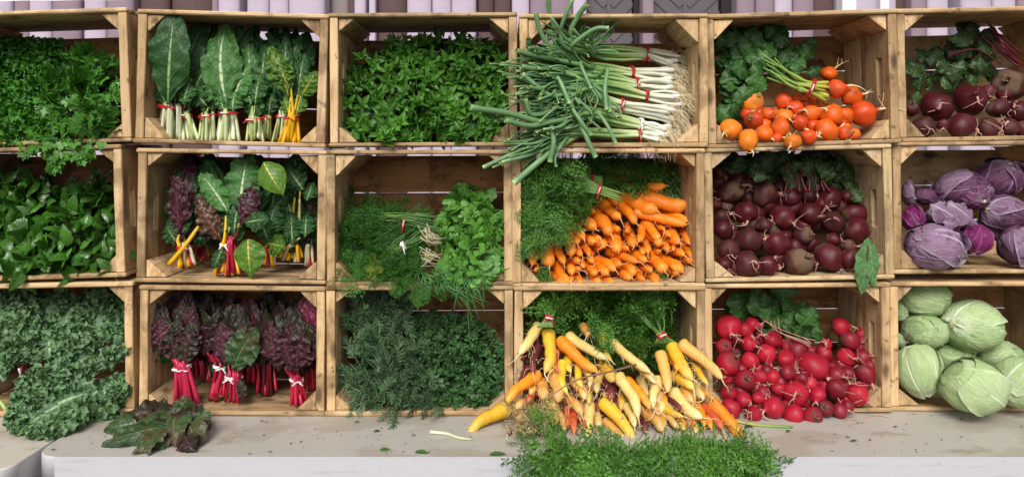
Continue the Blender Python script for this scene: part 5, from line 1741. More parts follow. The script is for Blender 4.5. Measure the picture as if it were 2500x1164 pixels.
B15 = [(1045, 550, 58, .15, (.8, -.3, .75)), (1105, 660, 76, .06, (.95, -.4, .25)), (1215, 712, 76, .075, (.9, -.6, .1)), (475, 765, 80), (715, 755, 65), (810, 735, 42), (805, 805, 62), (595, 850, 54), (715, 870, 60), (490, 895, 66), (920, 845, 68), (1065, 855, 86), (1170, 870, 66), (1310, 850, 98, .06, (.95, -.35, .35)),
       (835, 920, 63), (685, 955, 76), (315, 965, 82, .03, (-.6, -.6, -.2)), (565, 995, 68), (445, 1045, 74, -.012, (.15, -.55, -.9)), (660, 1030, 42), (1030, 975, 86), (1165, 990, 56), (1240, 995, 44), (780, 1055, 66, -.008, (-.5, -.7, -.5)), (900, 1020, 56, .0, (.8, -.6, .1))]
rw = rows_of([z15(b[0], b[1]) for b in B15], 24)
for i, b in enumerate(B15):
    x, y = z15(b[0], b[1])
    Y = b[3] if len(b) > 3 else HEAPY15(y)
    sk = (GOLDB, GOLDR, GOLDB, GOLDY, GOLDR)[i % 5]
    if i in (18, 16, 13, 11): sk = (GOLDY, GOLDY, GOLDR, GOLDB)[(18, 16, 13, 11).index(i)]
    beet(f'golden beet, {rw[i]} of its heap', 'beet', GB, x, y, b[2] * .328, Y, sk, ROOTHAIR_C, STUB, axis=b[4] if len(b) > 4 else None, seed=i, tail=1.0 if i not in (1, 13, 0) else 1.9, loose=.3 if i not in (0, 1, 13) else .12, long=1.12 if i == 18 else 1.0)

hidden_beets('golden beet mostly hidden behind the front ones of its heap', GB, [z15(*p) for p in ((420, 850), (640, 780), (1000, 780), (1250, 880), (1200, 980), (500, 960))],
             [(*z15(b[0], b[1]), b[2] * .328) for b in B15], 12, 18, HEAPY15, [GOLDR, GOLDB], ROOTHAIR_C, 1)

# crate 25: dark beets
z25 = zf(1680, 340, .328)
LV = [(560, 260, 480, 150, 150, .05), (620, 250, 560, 120, 150, .06), (400, 220, 330, 110, 150, .08), (520, 200, 440, 90, 150, .09), (470, 230, 600, 290, 130, .0), (720, 200, 860, 180, 90, .03), (860, 280, 960, 160, 140, .02), (940, 200, 1060, 190, 130, .01), (1000, 220, 1100, 290, 120, .0), (1080, 240, 1150, 120, 150, .06), (1120, 300, 1200, 220, 140, .05), (1180, 380, 1240, 300, 140, .03), (1220, 420, 1270, 360, 110, .01),
      (800, 160, 780, 90, 170, .09), (900, 150, 900, 90, 190, .09), (1020, 150, 1050, 90, 190, .09), (650, 180, 640, 90, 190, .1), (700, 260, 650, 170, 140, .07), (1050, 300, 1010, 220, 140, .06), (880, 360, 830, 270, 150, .08), (960, 360, 1000, 280, 150, .08), (660, 350, 620, 260, 150, .08), (1240, 400, 1290, 470, 100, -.01), (1080, 380, 1120, 300, 150, .05), (300, 200, 230, 150, 110, .1), (770, 350, 740, 240, 130, .08)]
u_ = random.uniform
ST = [(((730 + 45 * i + u_(-25, 25), 390, .12), (725 + 45 * i + u_(-40, 40), 300, .13), (700 + 50 * i + u_(-80, 80), 170, .15)), u_(2.0, 3.4)) for i in range(8)]
greens('beet_greens', 'dark beet leaves and purple stalks behind the dark red beets', 'beet greens', z25, LV, .12, REDBEETG, ST_DKRED, 2, None, ST, fill=30, poly=[(290, 110), (1090, 110), (1210, 260), (1270, 400), (1150, 360), (900, 330), (600, 300), (330, 220)], fdir=(0, -1), fw=140, fdy=.05)
DB = 'dark red beets heaped in the middle row crate'
B25 = [(230, 250, 50), (375, 305, 78), (315, 395, 98), (570, 410, 98), (760, 430, 75), (895, 420, 55), (1050, 440, 90), (1190, 430, 60), (430, 545, 85), (700, 585, 98), (905, 555, 92), (1080, 625, 88), (1245, 550, 92), (1250, 675, 95), (250, 575, 60), (260, 670, 72), (450, 750, 98), (655, 785, 95), (860, 715, 75),
       (305, 825, 80), (440, 930, 104), (265, 930, 62), (590, 945, 76), (820, 910, 110), (1045, 868, 106), (1190, 890, 76), (1195, 800, 60), (1080, 745, 52), (990, 480, 50), (560, 640, 60), (205, 480, 45)]
rw = rows_of([z25(b[0], b[1]) for b in B25], 30)
AX25 = {1: (.5, -.7, -.4), 3: (.9, -.3, .0), 6: (-.5, -.6, -.5), 8: (-.1, -.7, -.7), 9: (.4, -.8, -.3), 10: (.5, -.8, -.2), 12: (.95, -.25, .15), 13: (.85, -.4, -.2), 16: (.8, -.5, .2), 17: (-.2, -.5, -.85), 19: (-.2, -.85, -.1), 20: (.3, -.85, .2), 22: (.9, -.4, -.1), 23: (.45, -.35, -.85), 24: (.5, -.6, -.6)}
for i, b in enumerate(B25):
    x, y = z25(b[0], b[1])
    Y = .045 + max(0, (655 - y)) * .00062
    sk = (REDB, REDB, REDB2)[i % 3] if i not in (17, 24, 6, 8, 15) else REDB
    if i in (3, 23, 19, 16, 18): sk = REDB2
    beet(f'dark red beet, {rw[i]} of its heap', 'beet', DB, x, y, b[2] * .328, Y, sk, ROOTHAIR_R if i % 3 else ROOTHAIR_D, STUBR, axis=AX25.get(i), seed=100 + i, tail=.9, long=1.08 if i in (2, 6, 12, 24) else 1.0, squash=.92 if i in (2, 6, 12) else 1, hairs=4, loose=.55)
o = greens('beet_leaf', 'limp grey green beet leaf hanging over the front of the dark beet crate', 'leaf', z25, [(1345, 730, 1290, 1165, 150, .0), (1350, 760, 1385, 1105, 130, .0)], -.012, PALEBEETG, ST_DKRED, 3, None, [(((1360, 690, .02), (1345, 740, -.005), (1335, 900, -.016)), 2.2)], twist=0, cup=.2, rip=.12, bend=.03, sway=0)

hidden_beets('dark beet mostly hidden behind the front ones of its heap', DB, [z25(*p) for p in ((220, 280), (1150, 420), (1300, 620), (1200, 900), (350, 960), (215, 850))],
             [(*z25(b[0], b[1]), b[2] * .328) for b in B25], 26, 24, lambda y: .045 + max(0, (655 - y)) * .00062, [REDB2, REDB], ROOTHAIR_D, 2)

# crate 35: bright red beets
z35 = zf(1680, 660, .43295)
LV = [(420, 240, 260, 140, 150, .05), (380, 260, 200, 220, 140, .06), (450, 250, 420, 110, 160, .05), (480, 230, 540, 120, 160, .07), (350, 230, 330, 120, 150, .07), (430, 290, 470, 200, 130, -.01), (520, 330, 470, 260, 120, .0), (560, 350, 590, 220, 130, .02), (620, 360, 680, 220, 130, .03), (670, 370, 740, 300, 120, .03), (600, 360, 640, 320, 130, .0), (700, 370, 760, 340, 90, .05), (430, 330, 420, 360, 70, -.02), (300, 260, 250, 170, 120, .03)]
ST = [(((720 + u_(-40, 20), 395 + 9 * i, .075), (640, 372 + 8 * i + u_(-8, 8), .075), (520 + u_(-30, 30), 330 + 5 * i, .07), (420 + 22 * i, 280 + u_(-20, 20), .08)), 1.1) for i in range(5)]
greens('beet_greens', 'crumpled beet leaves with thin pink stems behind the bright red beets', 'beet greens', z35, LV, .13, BEETG, ROOTHAIR_R, 4, None, ST, fill=20, poly=[(180, 240), (250, 120), (550, 110), (570, 210), (750, 250), (770, 350), (640, 370), (440, 290)], fdir=(0, -1), fw=120, fdy=.03)
B35 = [(225, 320, 73), (365, 305, 46), (328, 335, 42), (345, 415, 48), (475, 385, 55), (200, 430, 44), (230, 525, 72), (350, 510, 50), (440, 470, 58), (550, 500, 53), (610, 450, 60), (765, 470, 46), (705, 545, 86), (860, 320, 55), (980, 360, 40), (915, 395, 55), (895, 490, 54), (985, 490, 52), (1000, 580, 56), (838, 590, 50), (320, 620, 62),
       (232, 685, 48), (310, 730, 47), (395, 720, 40), (480, 600, 42), (445, 560, 36), (510, 665, 42), (610, 690, 70), (728, 705, 50), (840, 665, 60), (948, 695, 62), (240, 780, 56), (370, 810, 52), (482, 775, 58), (595, 815, 62), (705, 820, 58), (775, 775, 45), (855, 790, 42), (905, 765, 34), (560, 575, 46), (405, 600, 38), (780, 415, 34), (640, 610, 46), (900, 580, 44), (690, 640, 40), (560, 420, 40), (1020, 540, 36)]
rw = rows_of([z35(b[0], b[1]) for b in B35], 30)
AX35 = {0: (-.1, -.9, -.2), 6: (.15, -.95, -.1), 8: (.1, -.7, -.7), 9: (.6, -.5, -.6), 12: (.6, -.7, -.4), 13: (.95, -.3, .15), 14: (.9, -.4, -.2), 15: (.95, -.3, -.1), 18: (.4, -.5, -.8), 20: (.5, -.6, -.6), 22: (.5, -.8, .2), 29: (.6, -.5, .5), 33: (-.95, -.3, -.1), 35: (.6, -.5, -.6), 11: (.2, -.3, .95), 27: (-.3, -.9, .2), 34: (-.1, -.7, -.7)}
BR = 'bright red beets heaped on the table edge of the bottom crate'
for i, b in enumerate(B35):
    x, y = z35(b[0], b[1])
    Y = -.025 + max(0, (1020 - y)) * .00075
    if y > 995: Y = min(Y, -.012)
    sk = RADB
    if i in (17, 18, 19, 29, 37, 38, 39, 42, 43, 15, 10, 36, 46, 25): sk = RADD
    beet(f'bright red beet, {rw[i]} of its heap', 'beet', BR, x, y, b[2] * .43295, Y, sk, ROOTHAIR_R, STUBR, axis=AX35.get(i), seed=200 + i, tail=2.2 if i in (13, 14, 15, 12, 33, 18) else 1.4, long=1.1 if i in (33, 11) else 1.0, hairs=6, loose=.4)

hidden_beets('red beet mostly hidden behind the front ones of its heap', BR, [z35(*p) for p in ((180, 300), (560, 420), (760, 440), (1000, 420), (1010, 680), (860, 770), (300, 790), (190, 560))],
             [(*z35(b[0], b[1]), b[2] * .433) for b in B35], 30, 18, lambda y: -.025 + max(0, (1020 - y)) * .00075, [RADD, RADD, RADB], ROOTHAIR_R, 3)

# crate 16: big dark beets
z16 = zf(1680, 0, .328)
LV = [(2150, 330, 2090, 150, 150, .06), (2120, 300, 2010, 230, 130, .07), (2200, 300, 2280, 200, 120, .05), (1860, 450, 1960, 560, 110, .0), (1860, 470, 1700, 360, 150, .06), (1800, 500, 1850, 340, 130, .05), (1960, 620, 2050, 440, 130, .0), (1900, 580, 1820, 530, 120, .02), (1880, 640, 1960, 600, 110, .0), (1760, 620, 1650, 600, 130, .05), (2100, 420, 2000, 340, 120, .06), (2060, 520, 2160, 590, 120, .05), (1760, 740, 1660, 720, 120, .03), (2200, 560, 2310, 560, 130, .08), (1760, 560, 1640, 480, 120, .06), (2180, 400, 2300, 440, 110, .07)]
ST = [(((2470 + u_(-20, 30), 500 - 16 * i, .10 + u_(-.01, .01)), (2340 + u_(-20, 20), 410 - 22 * i, .11 + u_(-.015, .015)), (2150 + 22 * i + u_(-30, 30), 250 - 10 * i + u_(-40, 40), .14 + u_(-.02, .02))), u_(2.0, 3.4)) for i in range(7)] + [(((2330, 480, .12), (2150, 370, .13), (1930, 390 + 10 * i, .13)), 2.2) for i in range(4)]
greens('beet_greens', 'wilted beet leaves with long purple stalks behind the large dark beets', 'beet greens', z16, LV, .11, REDBEETG, ST_DKRED, 5, None, ST, fill=22, poly=[(1630, 400), (1830, 340), (2080, 160), (2260, 240), (2330, 560), (1960, 640), (1640, 640)], fdir=(-.6, -.3), fw=130, fdy=.05)
B16 = [(2390, 635, 118), (1845, 795, 118), (2090, 740, 120), (2300, 805, 75), (2450, 830, 80), (1660, 810, 56), (1745, 950, 82), (2030, 938, 95), (2235, 955, 75), (2390, 945, 72), (2490, 960, 55), (2230, 690, 55), (2360, 700, 62), (1900, 930, 50), (2570, 830, 90)]
rw = rows_of([z16(b[0], b[1]) for b in B16], 34)
for i, b in enumerate(B16):
    x, y = z16(b[0], b[1])
    beet(f'large dark beet, {rw[i]} of its heap', 'beet', 'large dark beets in the far top crate', x, y, b[2] * .328, .055 + max(0, (310 - y)) * .0007, REDB2 if i in (0, 8, 9, 3, 6) else REDB, ROOTHAIR_R, STUBR, axis={1: (-.35, -.8, -.2), 2: (-.2, -.85, .25), 0: (-.4, -.7, -.5)}.get(i), seed=300 + i, tail=1.0, hairs=3, loose=.5)


# ================================================================ cabbages
def cabbage(label, group, px, py, rx, ry, Y, axis, mats, seed=0, n=7, flare=.05, name='cabbage', cat='cabbage', torn=0.0):
    r = np.random.default_rng(seed + 500)
    s = S(Y)
    Rr = (rx + ry) / 2 * s
    c = P(px, py, Y)
    sx, sz = rx * s / Rr, ry * s / Rr
    a = unit(axis)                     # the stem end points along a
    x = unit(np.cross(a, V(.2, .3, 1)))
    y = np.cross(a, x)
    root = empty(name, c, label, cat, group)
    nu, nv = 26, 18
    for k in range(n):
        top = k / (n - 1)
        rad = Rr * (.90 + .10 * top)
        phi0 = k * 2.4 + r.uniform(-.3, .3)
        th0, th1 = .10, (2.75 - .5 * top) * r.uniform(.88, 1.05)
        hw = (r.uniform(.85, 1.15) if k > n - 4 else r.uniform(1.15, 1.5)) if k > 1 else 1.7
        u = np.linspace(0, 1, nu + 1); v = np.linspace(-1, 1, nv + 1)
        U, W = np.meshgrid(u, v, indexing='ij')
        th = th0 + (th1 - th0) * U
        shape = np.sin(np.pi * (.12 + .80 * U)) ** .5
        ph = phi0 + W * hw * shape / np.maximum(np.sin(np.clip(th, .35, 2.6)), .55)
        edge = np.maximum(np.abs(W) ** 5 * (1 - .6 * U), .35 * U ** 10)
        p1, p2 = r.uniform(0, 6.28, 2)
        lift = flare * edge * (.5 + .5 * np.sin(U * 5 + W * 3 + p1)) * (1 + top) + .010 * np.sin(U * 9 + p1) * np.sin(W * 6 + p2) + .022 * np.exp(-(W / .07) ** 2) * (1 - U) + .010 * np.sin(U * 3.1 * 2 + np.abs(W) * 9)
        dd_ = np.cos(th)[..., None] * a + np.sin(th)[..., None] * (np.cos(ph)[..., None] * x + np.sin(ph)[..., None] * y)
        lift = lift + sphere_noise(dd_.reshape(-1, 3), seed * 3 + k, 3.5, .022).reshape(th.shape) + sphere_noise(dd_.reshape(-1, 3), seed * 3 + k, 11, .009).reshape(th.shape)
        if torn: lift = lift + torn * edge * np.sin(U * 17 + p2) * .5
        rr = rad * (1 + lift)
        d = (np.cos(th)[..., None] * a + np.sin(th)[..., None] * (np.cos(ph)[..., None] * x + np.sin(ph)[..., None] * y))
        q = d * rr[..., None]
        q[..., 0] *= sx; q[..., 2] *= sz
        q[..., 1] *= min(1.0, (sx + sz) / 2)
        vv = (c + q).reshape(-1, 3)
        g = np.stack([U, W, np.full_like(U, r.uniform(.1, .9))], -1).reshape(-1, 3)
        i = np.arange(nu)[:, None] * (nv + 1); j = np.arange(nv)[None]
        f = np.stack([i + j, i + j + 1, i + nv + 2 + j, i + nv + 1 + j], -1).reshape(-1, 4)
        MB().add(vv, f, g).build('leaf', mats[k % len(mats)] if k < n - 2 else mats[-1 if k == n - 1 else 0], root)
    # the head inside and the cut stem
    mb = MB()
    t = np.linspace(0, np.pi, 14)
    pts = c + a * (-np.cos(t) * Rr * .9)[:, None]
    v, f, g = tube(pts, np.maximum(np.sin(t), .01) * Rr * .9, 20)
    q = v - c
    q[:, 0] *= sx; q[:, 2] *= sz
    g[:, 0] = .6; g[:, 1] = np.repeat(np.sin(t * 6), 20)
    mb.add(c + q, f, g).build('head', mats[0], root)
    q0 = a * Rr * .86; q1 = a * Rr * 1.02
    for q in (q0, q1):
        q[0] *= sx; q[2] *= sz
    MB().add(*tube([c + q0, c + q1], [Rr * .17, Rr * .15], 12)).build('stem', ST_CREAM, root)
    return root


z36 = zf(1680, 660, .43295)
GC = 'green cabbages stacked in the bottom far right crate'
for i, (x, y, rx, ry, Y, ax_, lab) in enumerate([
    (1340, 150, 145, 108, .13, (-.7, .5, .2), 'green cabbage at the top of its stack against the crate side'),
    (1335, 340, 130, 96, .11, (.6, .5, -.3), 'small round green cabbage between the upper and the lower left cabbage'),
    (1600, 310, 170, 145, .10, (-.8, -.35, .15), 'green cabbage with dark outer leaves wrapped round it, upper right'),
    (1300, 555, 125, 150, .06, (.1, -.45, -.9), 'upright green cabbage with white base beside the crate post'),
    (1490, 485, 120, 80, .12, (.3, .6, -.6), 'pale green cabbage half hidden behind the large front one'),
    (1765, 475, 135, 80, .12, (-.6, .4, -.4), 'pale green cabbage at the back near the crate wall'),
    (1605, 650, 176, 152, -.035, (.75, -.15, -.6), 'largest green cabbage bulging out over the crate edge'),
    (1860, 630, 120, 145, -.005, (-.9, -.3, -.1), 'green cabbage with white ribs beside the largest one'),
    (1195, 225, 40, 60, .14, (.2, -.6, -.3), 'white green cabbage edge peeping out behind the post, upper'),
    (1195, 390, 36, 40, .13, (.2, -.6, -.3), 'white green cabbage edge peeping out behind the post, lower'),
    (2010, 560, 120, 120, .1, (-.4, .4, -.4), 'green cabbage cut off by the frame at the far side')]):
    X, Y2 = z36(x, y)
    cabbage(lab, GC, X, Y2, rx * .433, ry * .433, Y, ax_, [CABG, CABG, CABG, CABW] if i in (0, 2) else [CABG, CABG, CABG], seed=i, n=9, flare=.075, name='green_cabbage')
z26 = zf(1680, 340, .328)
RCG = 'red cabbages piled in the middle far right crate'
for i, (x, y, rx, ry, Y, ax_, m, lab) in enumerate([
    (2320, 290, 175, 140, .15, (.1, -.5, .8), [CABR, CABR], 'dark red cabbage on top of the pile'),
    (2050, 375, 200, 150, .13, (-.7, .3, -.5), [CABR, CABRL], 'grey bloomed red cabbage beside the topmost one'),
    (2130, 440, 105, 80, .085, (.2, -.8, -.2), [CABM, CABR], 'small magenta hearted red cabbage below the grey bloomed one'),
    (2350, 550, 165, 128, .10, (-.9, -.2, .2), [CABR, CABRL], 'red cabbage with folded lilac leaf in the second layer'),
    (1820, 800, 205, 175, .045, (.9, -.15, -.3), [CABRL, CABRL], 'big pale lilac cabbage in front with white ribs'),
    (2130, 740, 112, 118, .075, (-.3, -.4, -.9), [CABM, CABM], 'shiny magenta cabbage with outer leaves stripped'),
    (2460, 780, 135, 155, .04, (.4, -.4, -.8), [CABR, CABRL], 'red cabbage with thick pale rib at the picture edge'),
    (1675, 595, 75, 100, .11, (.3, -.6, -.3), [CABR, CABM], 'red cabbage partly hidden by the crate post'),
    (1640, 400, 40, 95, .14, (.3, -.6, -.3), [CABR, CABRL], 'sliver of red cabbage behind the post, upper'),
    (1765, 425, 85, 62, .14, (.3, .4, .6), [CABR, CABR], 'small very dark cabbage at the back of the pile'),
    (2250, 660, 110, 90, .13, (.3, .4, .6), [CABR, CABRL], 'dull red cabbage behind the shiny magenta one'),
    (1900, 590, 140, 90, .12, (.5, .4, .5), [CABR, CABRL], 'dusty red cabbage under the loose lilac leaves')]):
    X, Y2 = z26(x, y)
    cabbage(lab, RCG, X, Y2, rx * .328, ry * .328, Y, ax_, m, seed=40 + i, n=8, flare=.12, name='red_cabbage', torn=.09)
rt = empty('cabbage_leaf', P(*z26(1980, 560), .04), 'loose lilac grey cabbage leaves lying across the pile', 'cabbage leaf')
for j, (a, b, c_, d_, w_, ya, yb) in enumerate([(1800, 480, 2060, 640, 190, .07, .035), (1930, 470, 2150, 640, 170, .06, .03), (1900, 620, 2010, 640, 120, .03, .015)]):
    MB().add(*leaf(P(*z26(a, b), ya), P(*z26(c_, d_), yb), w_ * .328 * S(), nu=20, nv=14, prof='ovate', cup=.5, rip=.22, ripf=3, bend=.2, crk=.04, seed=700 + j)).build('leaf', CABRL, rt)

# ================================================================ orange carrots, crate 24
zc = zf(1250, 400, .2663)
OC = [(850, 120, 1400, 150, 80), (800, 160, 1150, 220, 90), (1350, 165, 1570, 195, 80), (1040, 190, 1405, 200, 110), (1150, 290, 1625, 375, 165), (1010, 300, 1330, 430, 150), (890, 320, 950, 370, 80), (960, 350, 1130, 545, 108), (1110, 440, 1600, 560, 100), (1340, 440, 1610, 530, 82), (800, 350, 990, 500, 112), (690, 405, 745, 435, 78), (740, 440, 900, 645, 132), (630, 450, 765, 590, 122),
      (540, 470, 660, 690, 115), (480, 490, 545, 840, 112), (355, 520, 390, 695, 104), (370, 700, 480, 910, 92), (265, 700, 340, 930, 145), (175, 740, 185, 920, 92), (890, 570, 980, 600, 88), (740, 650, 800, 685, 78), (690, 680, 745, 720, 92), (910, 650, 960, 790, 145), (740, 800, 855, 730, 98), (1050, 550, 1060, 620, 62), (1060, 630, 1110, 750, 112), (1190, 560, 1165, 705, 80), (1210, 520, 1345, 690, 98),
      (1235, 640, 1355, 740, 92), (1320, 590, 1450, 655, 62), (1320, 550, 1395, 600, 58), (1350, 660, 1530, 725, 72), (1440, 590, 1525, 720, 104), (1395, 715, 1430, 785, 78), (1565, 600, 1630, 735, 82), (1550, 720, 1640, 850, 86), (1465, 725, 1480, 785, 58), (1450, 800, 1575, 835, 92), (1530, 870, 1650, 905, 68), (1210, 710, 1245, 805, 82), (1310, 785, 1360, 800, 62), (1010, 740, 1060, 775, 74), (1080, 790, 1230, 890, 92),
      (860, 800, 1150, 900, 96), (1260, 840, 1400, 975, 120), (1360, 870, 1560, 985, 122), (930, 870, 985, 925, 96), (1040, 910, 1110, 1005, 108), (780, 880, 940, 975, 110), (960, 980, 1085, 1050, 92), (1185, 920, 1275, 975, 82), (1215, 990, 1330, 1080, 106), (1140, 970, 1210, 1060, 88), (1410, 985, 1515, 1010, 64), (720, 800, 735, 895, 74), (765, 910, 875, 1005, 90), (630, 720, 710, 840, 74), (590, 745, 630, 835, 82),
      (515, 870, 615, 895, 82), (675, 930, 765, 1010, 112), (720, 1000, 795, 1095, 92), (805, 1040, 925, 1090, 96), (510, 940, 550, 995, 96), (400, 910, 520, 1080, 106), (360, 1010, 475, 1095, 112), (540, 1025, 545, 1075, 62), (580, 990, 630, 1095, 64), (590, 935, 615, 965, 62), (205, 930, 220, 975, 72), (1630, 800, 1645, 880, 62), (640, 880, 660, 950, 60), (860, 690, 830, 760, 70), (1420, 900, 1500, 960, 80), (1180, 760, 1200, 820, 70), (560, 640, 600, 720, 80)]
OCG = 'orange carrots heaped in the middle row crate'
rw = rows_of([zc(c[2], c[3]) for c in OC], 20)
for i, (x0, y0, x1, y1, w_) in enumerate(OC):
    h = max(0, 690 - zc(x1, y1)[1])
    Yt = .012 + h * .00050
    if i in (0, 1, 2): Yt += .04
    big = i in (4, 5, 8)
    lab = f'orange carrot, tip {rw[i]} of its heap'
    if i == 4: lab = 'thickest orange carrot, lying sideways near the top of its heap'
    if i == 5: lab = 'stout forked orange carrot still joined to its tied leaf stalks'
    carrot(lab, 'carrot', OCG, zc(x0, y0), zc(x1, y1), w_ * .2663 / 2 * 1.04, CARROT, ROOTHAIR_O, L=.12 if w_ < 100 else .15, Yt=Yt, bend=random.uniform(-.06, .06), blunt=random.uniform(.5, .95), taillen=random.choice([.012, .02, .03, .035]), hairs=3, seed=i, maxd=.085)


def frond_mass(name, label, cat, poly, Yf, n, size, xmean, xspread=.6, mean=(0, -1, .4), spread=.5, mat=CARROTG, layers=(-.012, .03), extra=None, coreoff=.012, corestep=10, tint=(.1, .95), tm=None):
    return heap(name, label, cat, poly, Yf, mat, tm or T_CFROND, n, size, mean, spread, xmean, xspread, tint, HEAPCORE, layers, extra=extra, coreoff=coreoff, corestep=corestep)


frond_mass('carrot_greens', 'feathery carrot leaves filling the side of the orange carrot crate', 'carrot leaves',
           [(1322, 405), (1318, 500), (1325, 555), (1335, 555), (1345, 530), (1370, 525), (1430, 515), (1450, 480), (1435, 450), (1400, 430), (1420, 395), (1380, 378), (1330, 385)],
           lambda x, y: np.full(np.shape(x), .045) + np.clip((x - 1300) * .0003, 0, .06), 150, (.055, .09), (-.35, -.6, -.55), .5,
           extra=lambda mb: (lambda q: scatter(mb, T_CFROND, Parr(q[:, 0], q[:, 1], rng.uniform(.0, .03, len(q))), rnd_dirs(len(q), (-.4, -.3, -1), .5), rnd_dirs(len(q), (0, -1, .2), .4), rng.uniform(.04, .06, len(q)), rng.uniform(.3, .95, len(q))))(
               sample_poly([(1296, 420), (1294, 590), (1312, 590), (1335, 545), (1330, 430)], 40)))
frond_mass('carrot_greens', 'shaded carrot leaves at the back of the orange carrot crate', 'carrot leaves',
           [(1400, 440), (1400, 378), (1620, 378), (1640, 400), (1620, 440), (1500, 450)], lambda x, y: np.full(np.shape(x), .19), 90, (.06, .1), (-.3, -.3, -.6), .8, layers=(-.02, .02))
rt = empty('carrot_stalks', P(*zc(790, 230), .07), 'carrot leaf stalks gathered by a red and white tie', 'carrot stalks')
for i in range(11):
    f = i / 10 - .5
    MB().add(*tube(bez([P(*zc(1000 + random.uniform(-50, 20), 300 + f * 90), .075), P(*zc(795, 235 + f * 80), .065), P(*zc(640, 190 + f * 150), .06), P(*zc(470 + random.uniform(-120, 60), 150 + f * 320 + random.uniform(-40, 40)), .05)], 12), np.linspace(.0028, .0010, 12), 6, seed=i)).build('stalk', ST_CARROT, rt)
ring_band(rt, P(*zc(795, 235), .062), .014, .011, (1, 0, -.4), TIE, tagmat=WTIE, seed=3)
rt = empty('carrot_stalks', P(*zc(735, 130), .11), 'carrot leaf stalks of the topmost carrots with plain red tie', 'carrot stalks')
for i in range(8):
    f = i / 7 - .5
    MB().add(*tube(bez([P(*zc(830, 150 + f * 60), .12), P(*zc(735, 132 + f * 45), .11), P(*zc(600, 110 + f * 80), .10)], 8), np.linspace(.003, .0016, 8), 6, seed=i)).build('stalk', ST_CARROT, rt)
ring_band(rt, P(*zc(735, 132), .108), .008, .008, (1, 0, -.1), TIE, seed=4)
frond_mass('carrot_frond', 'small carrot frond lying on the carrots at the left of the heap', 'carrot leaves', [(1350, 525), (1385, 525), (1390, 570), (1360, 570)], lambda x, y: np.full(np.shape(x), -.005), 9, (.03, .045), (.3, -.2, -1), .4, layers=(-.004, .004), corestep=0)
frond_mass('carrot_frond', 'carrot frond hanging in the lower corner of the orange carrot crate', 'carrot leaves', [(1310, 640), (1335, 640), (1338, 690), (1318, 690)], lambda x, y: np.full(np.shape(x), .0), 10, (.03, .045), (.3, -.2, -1), .4, layers=(-.004, .01), corestep=0)

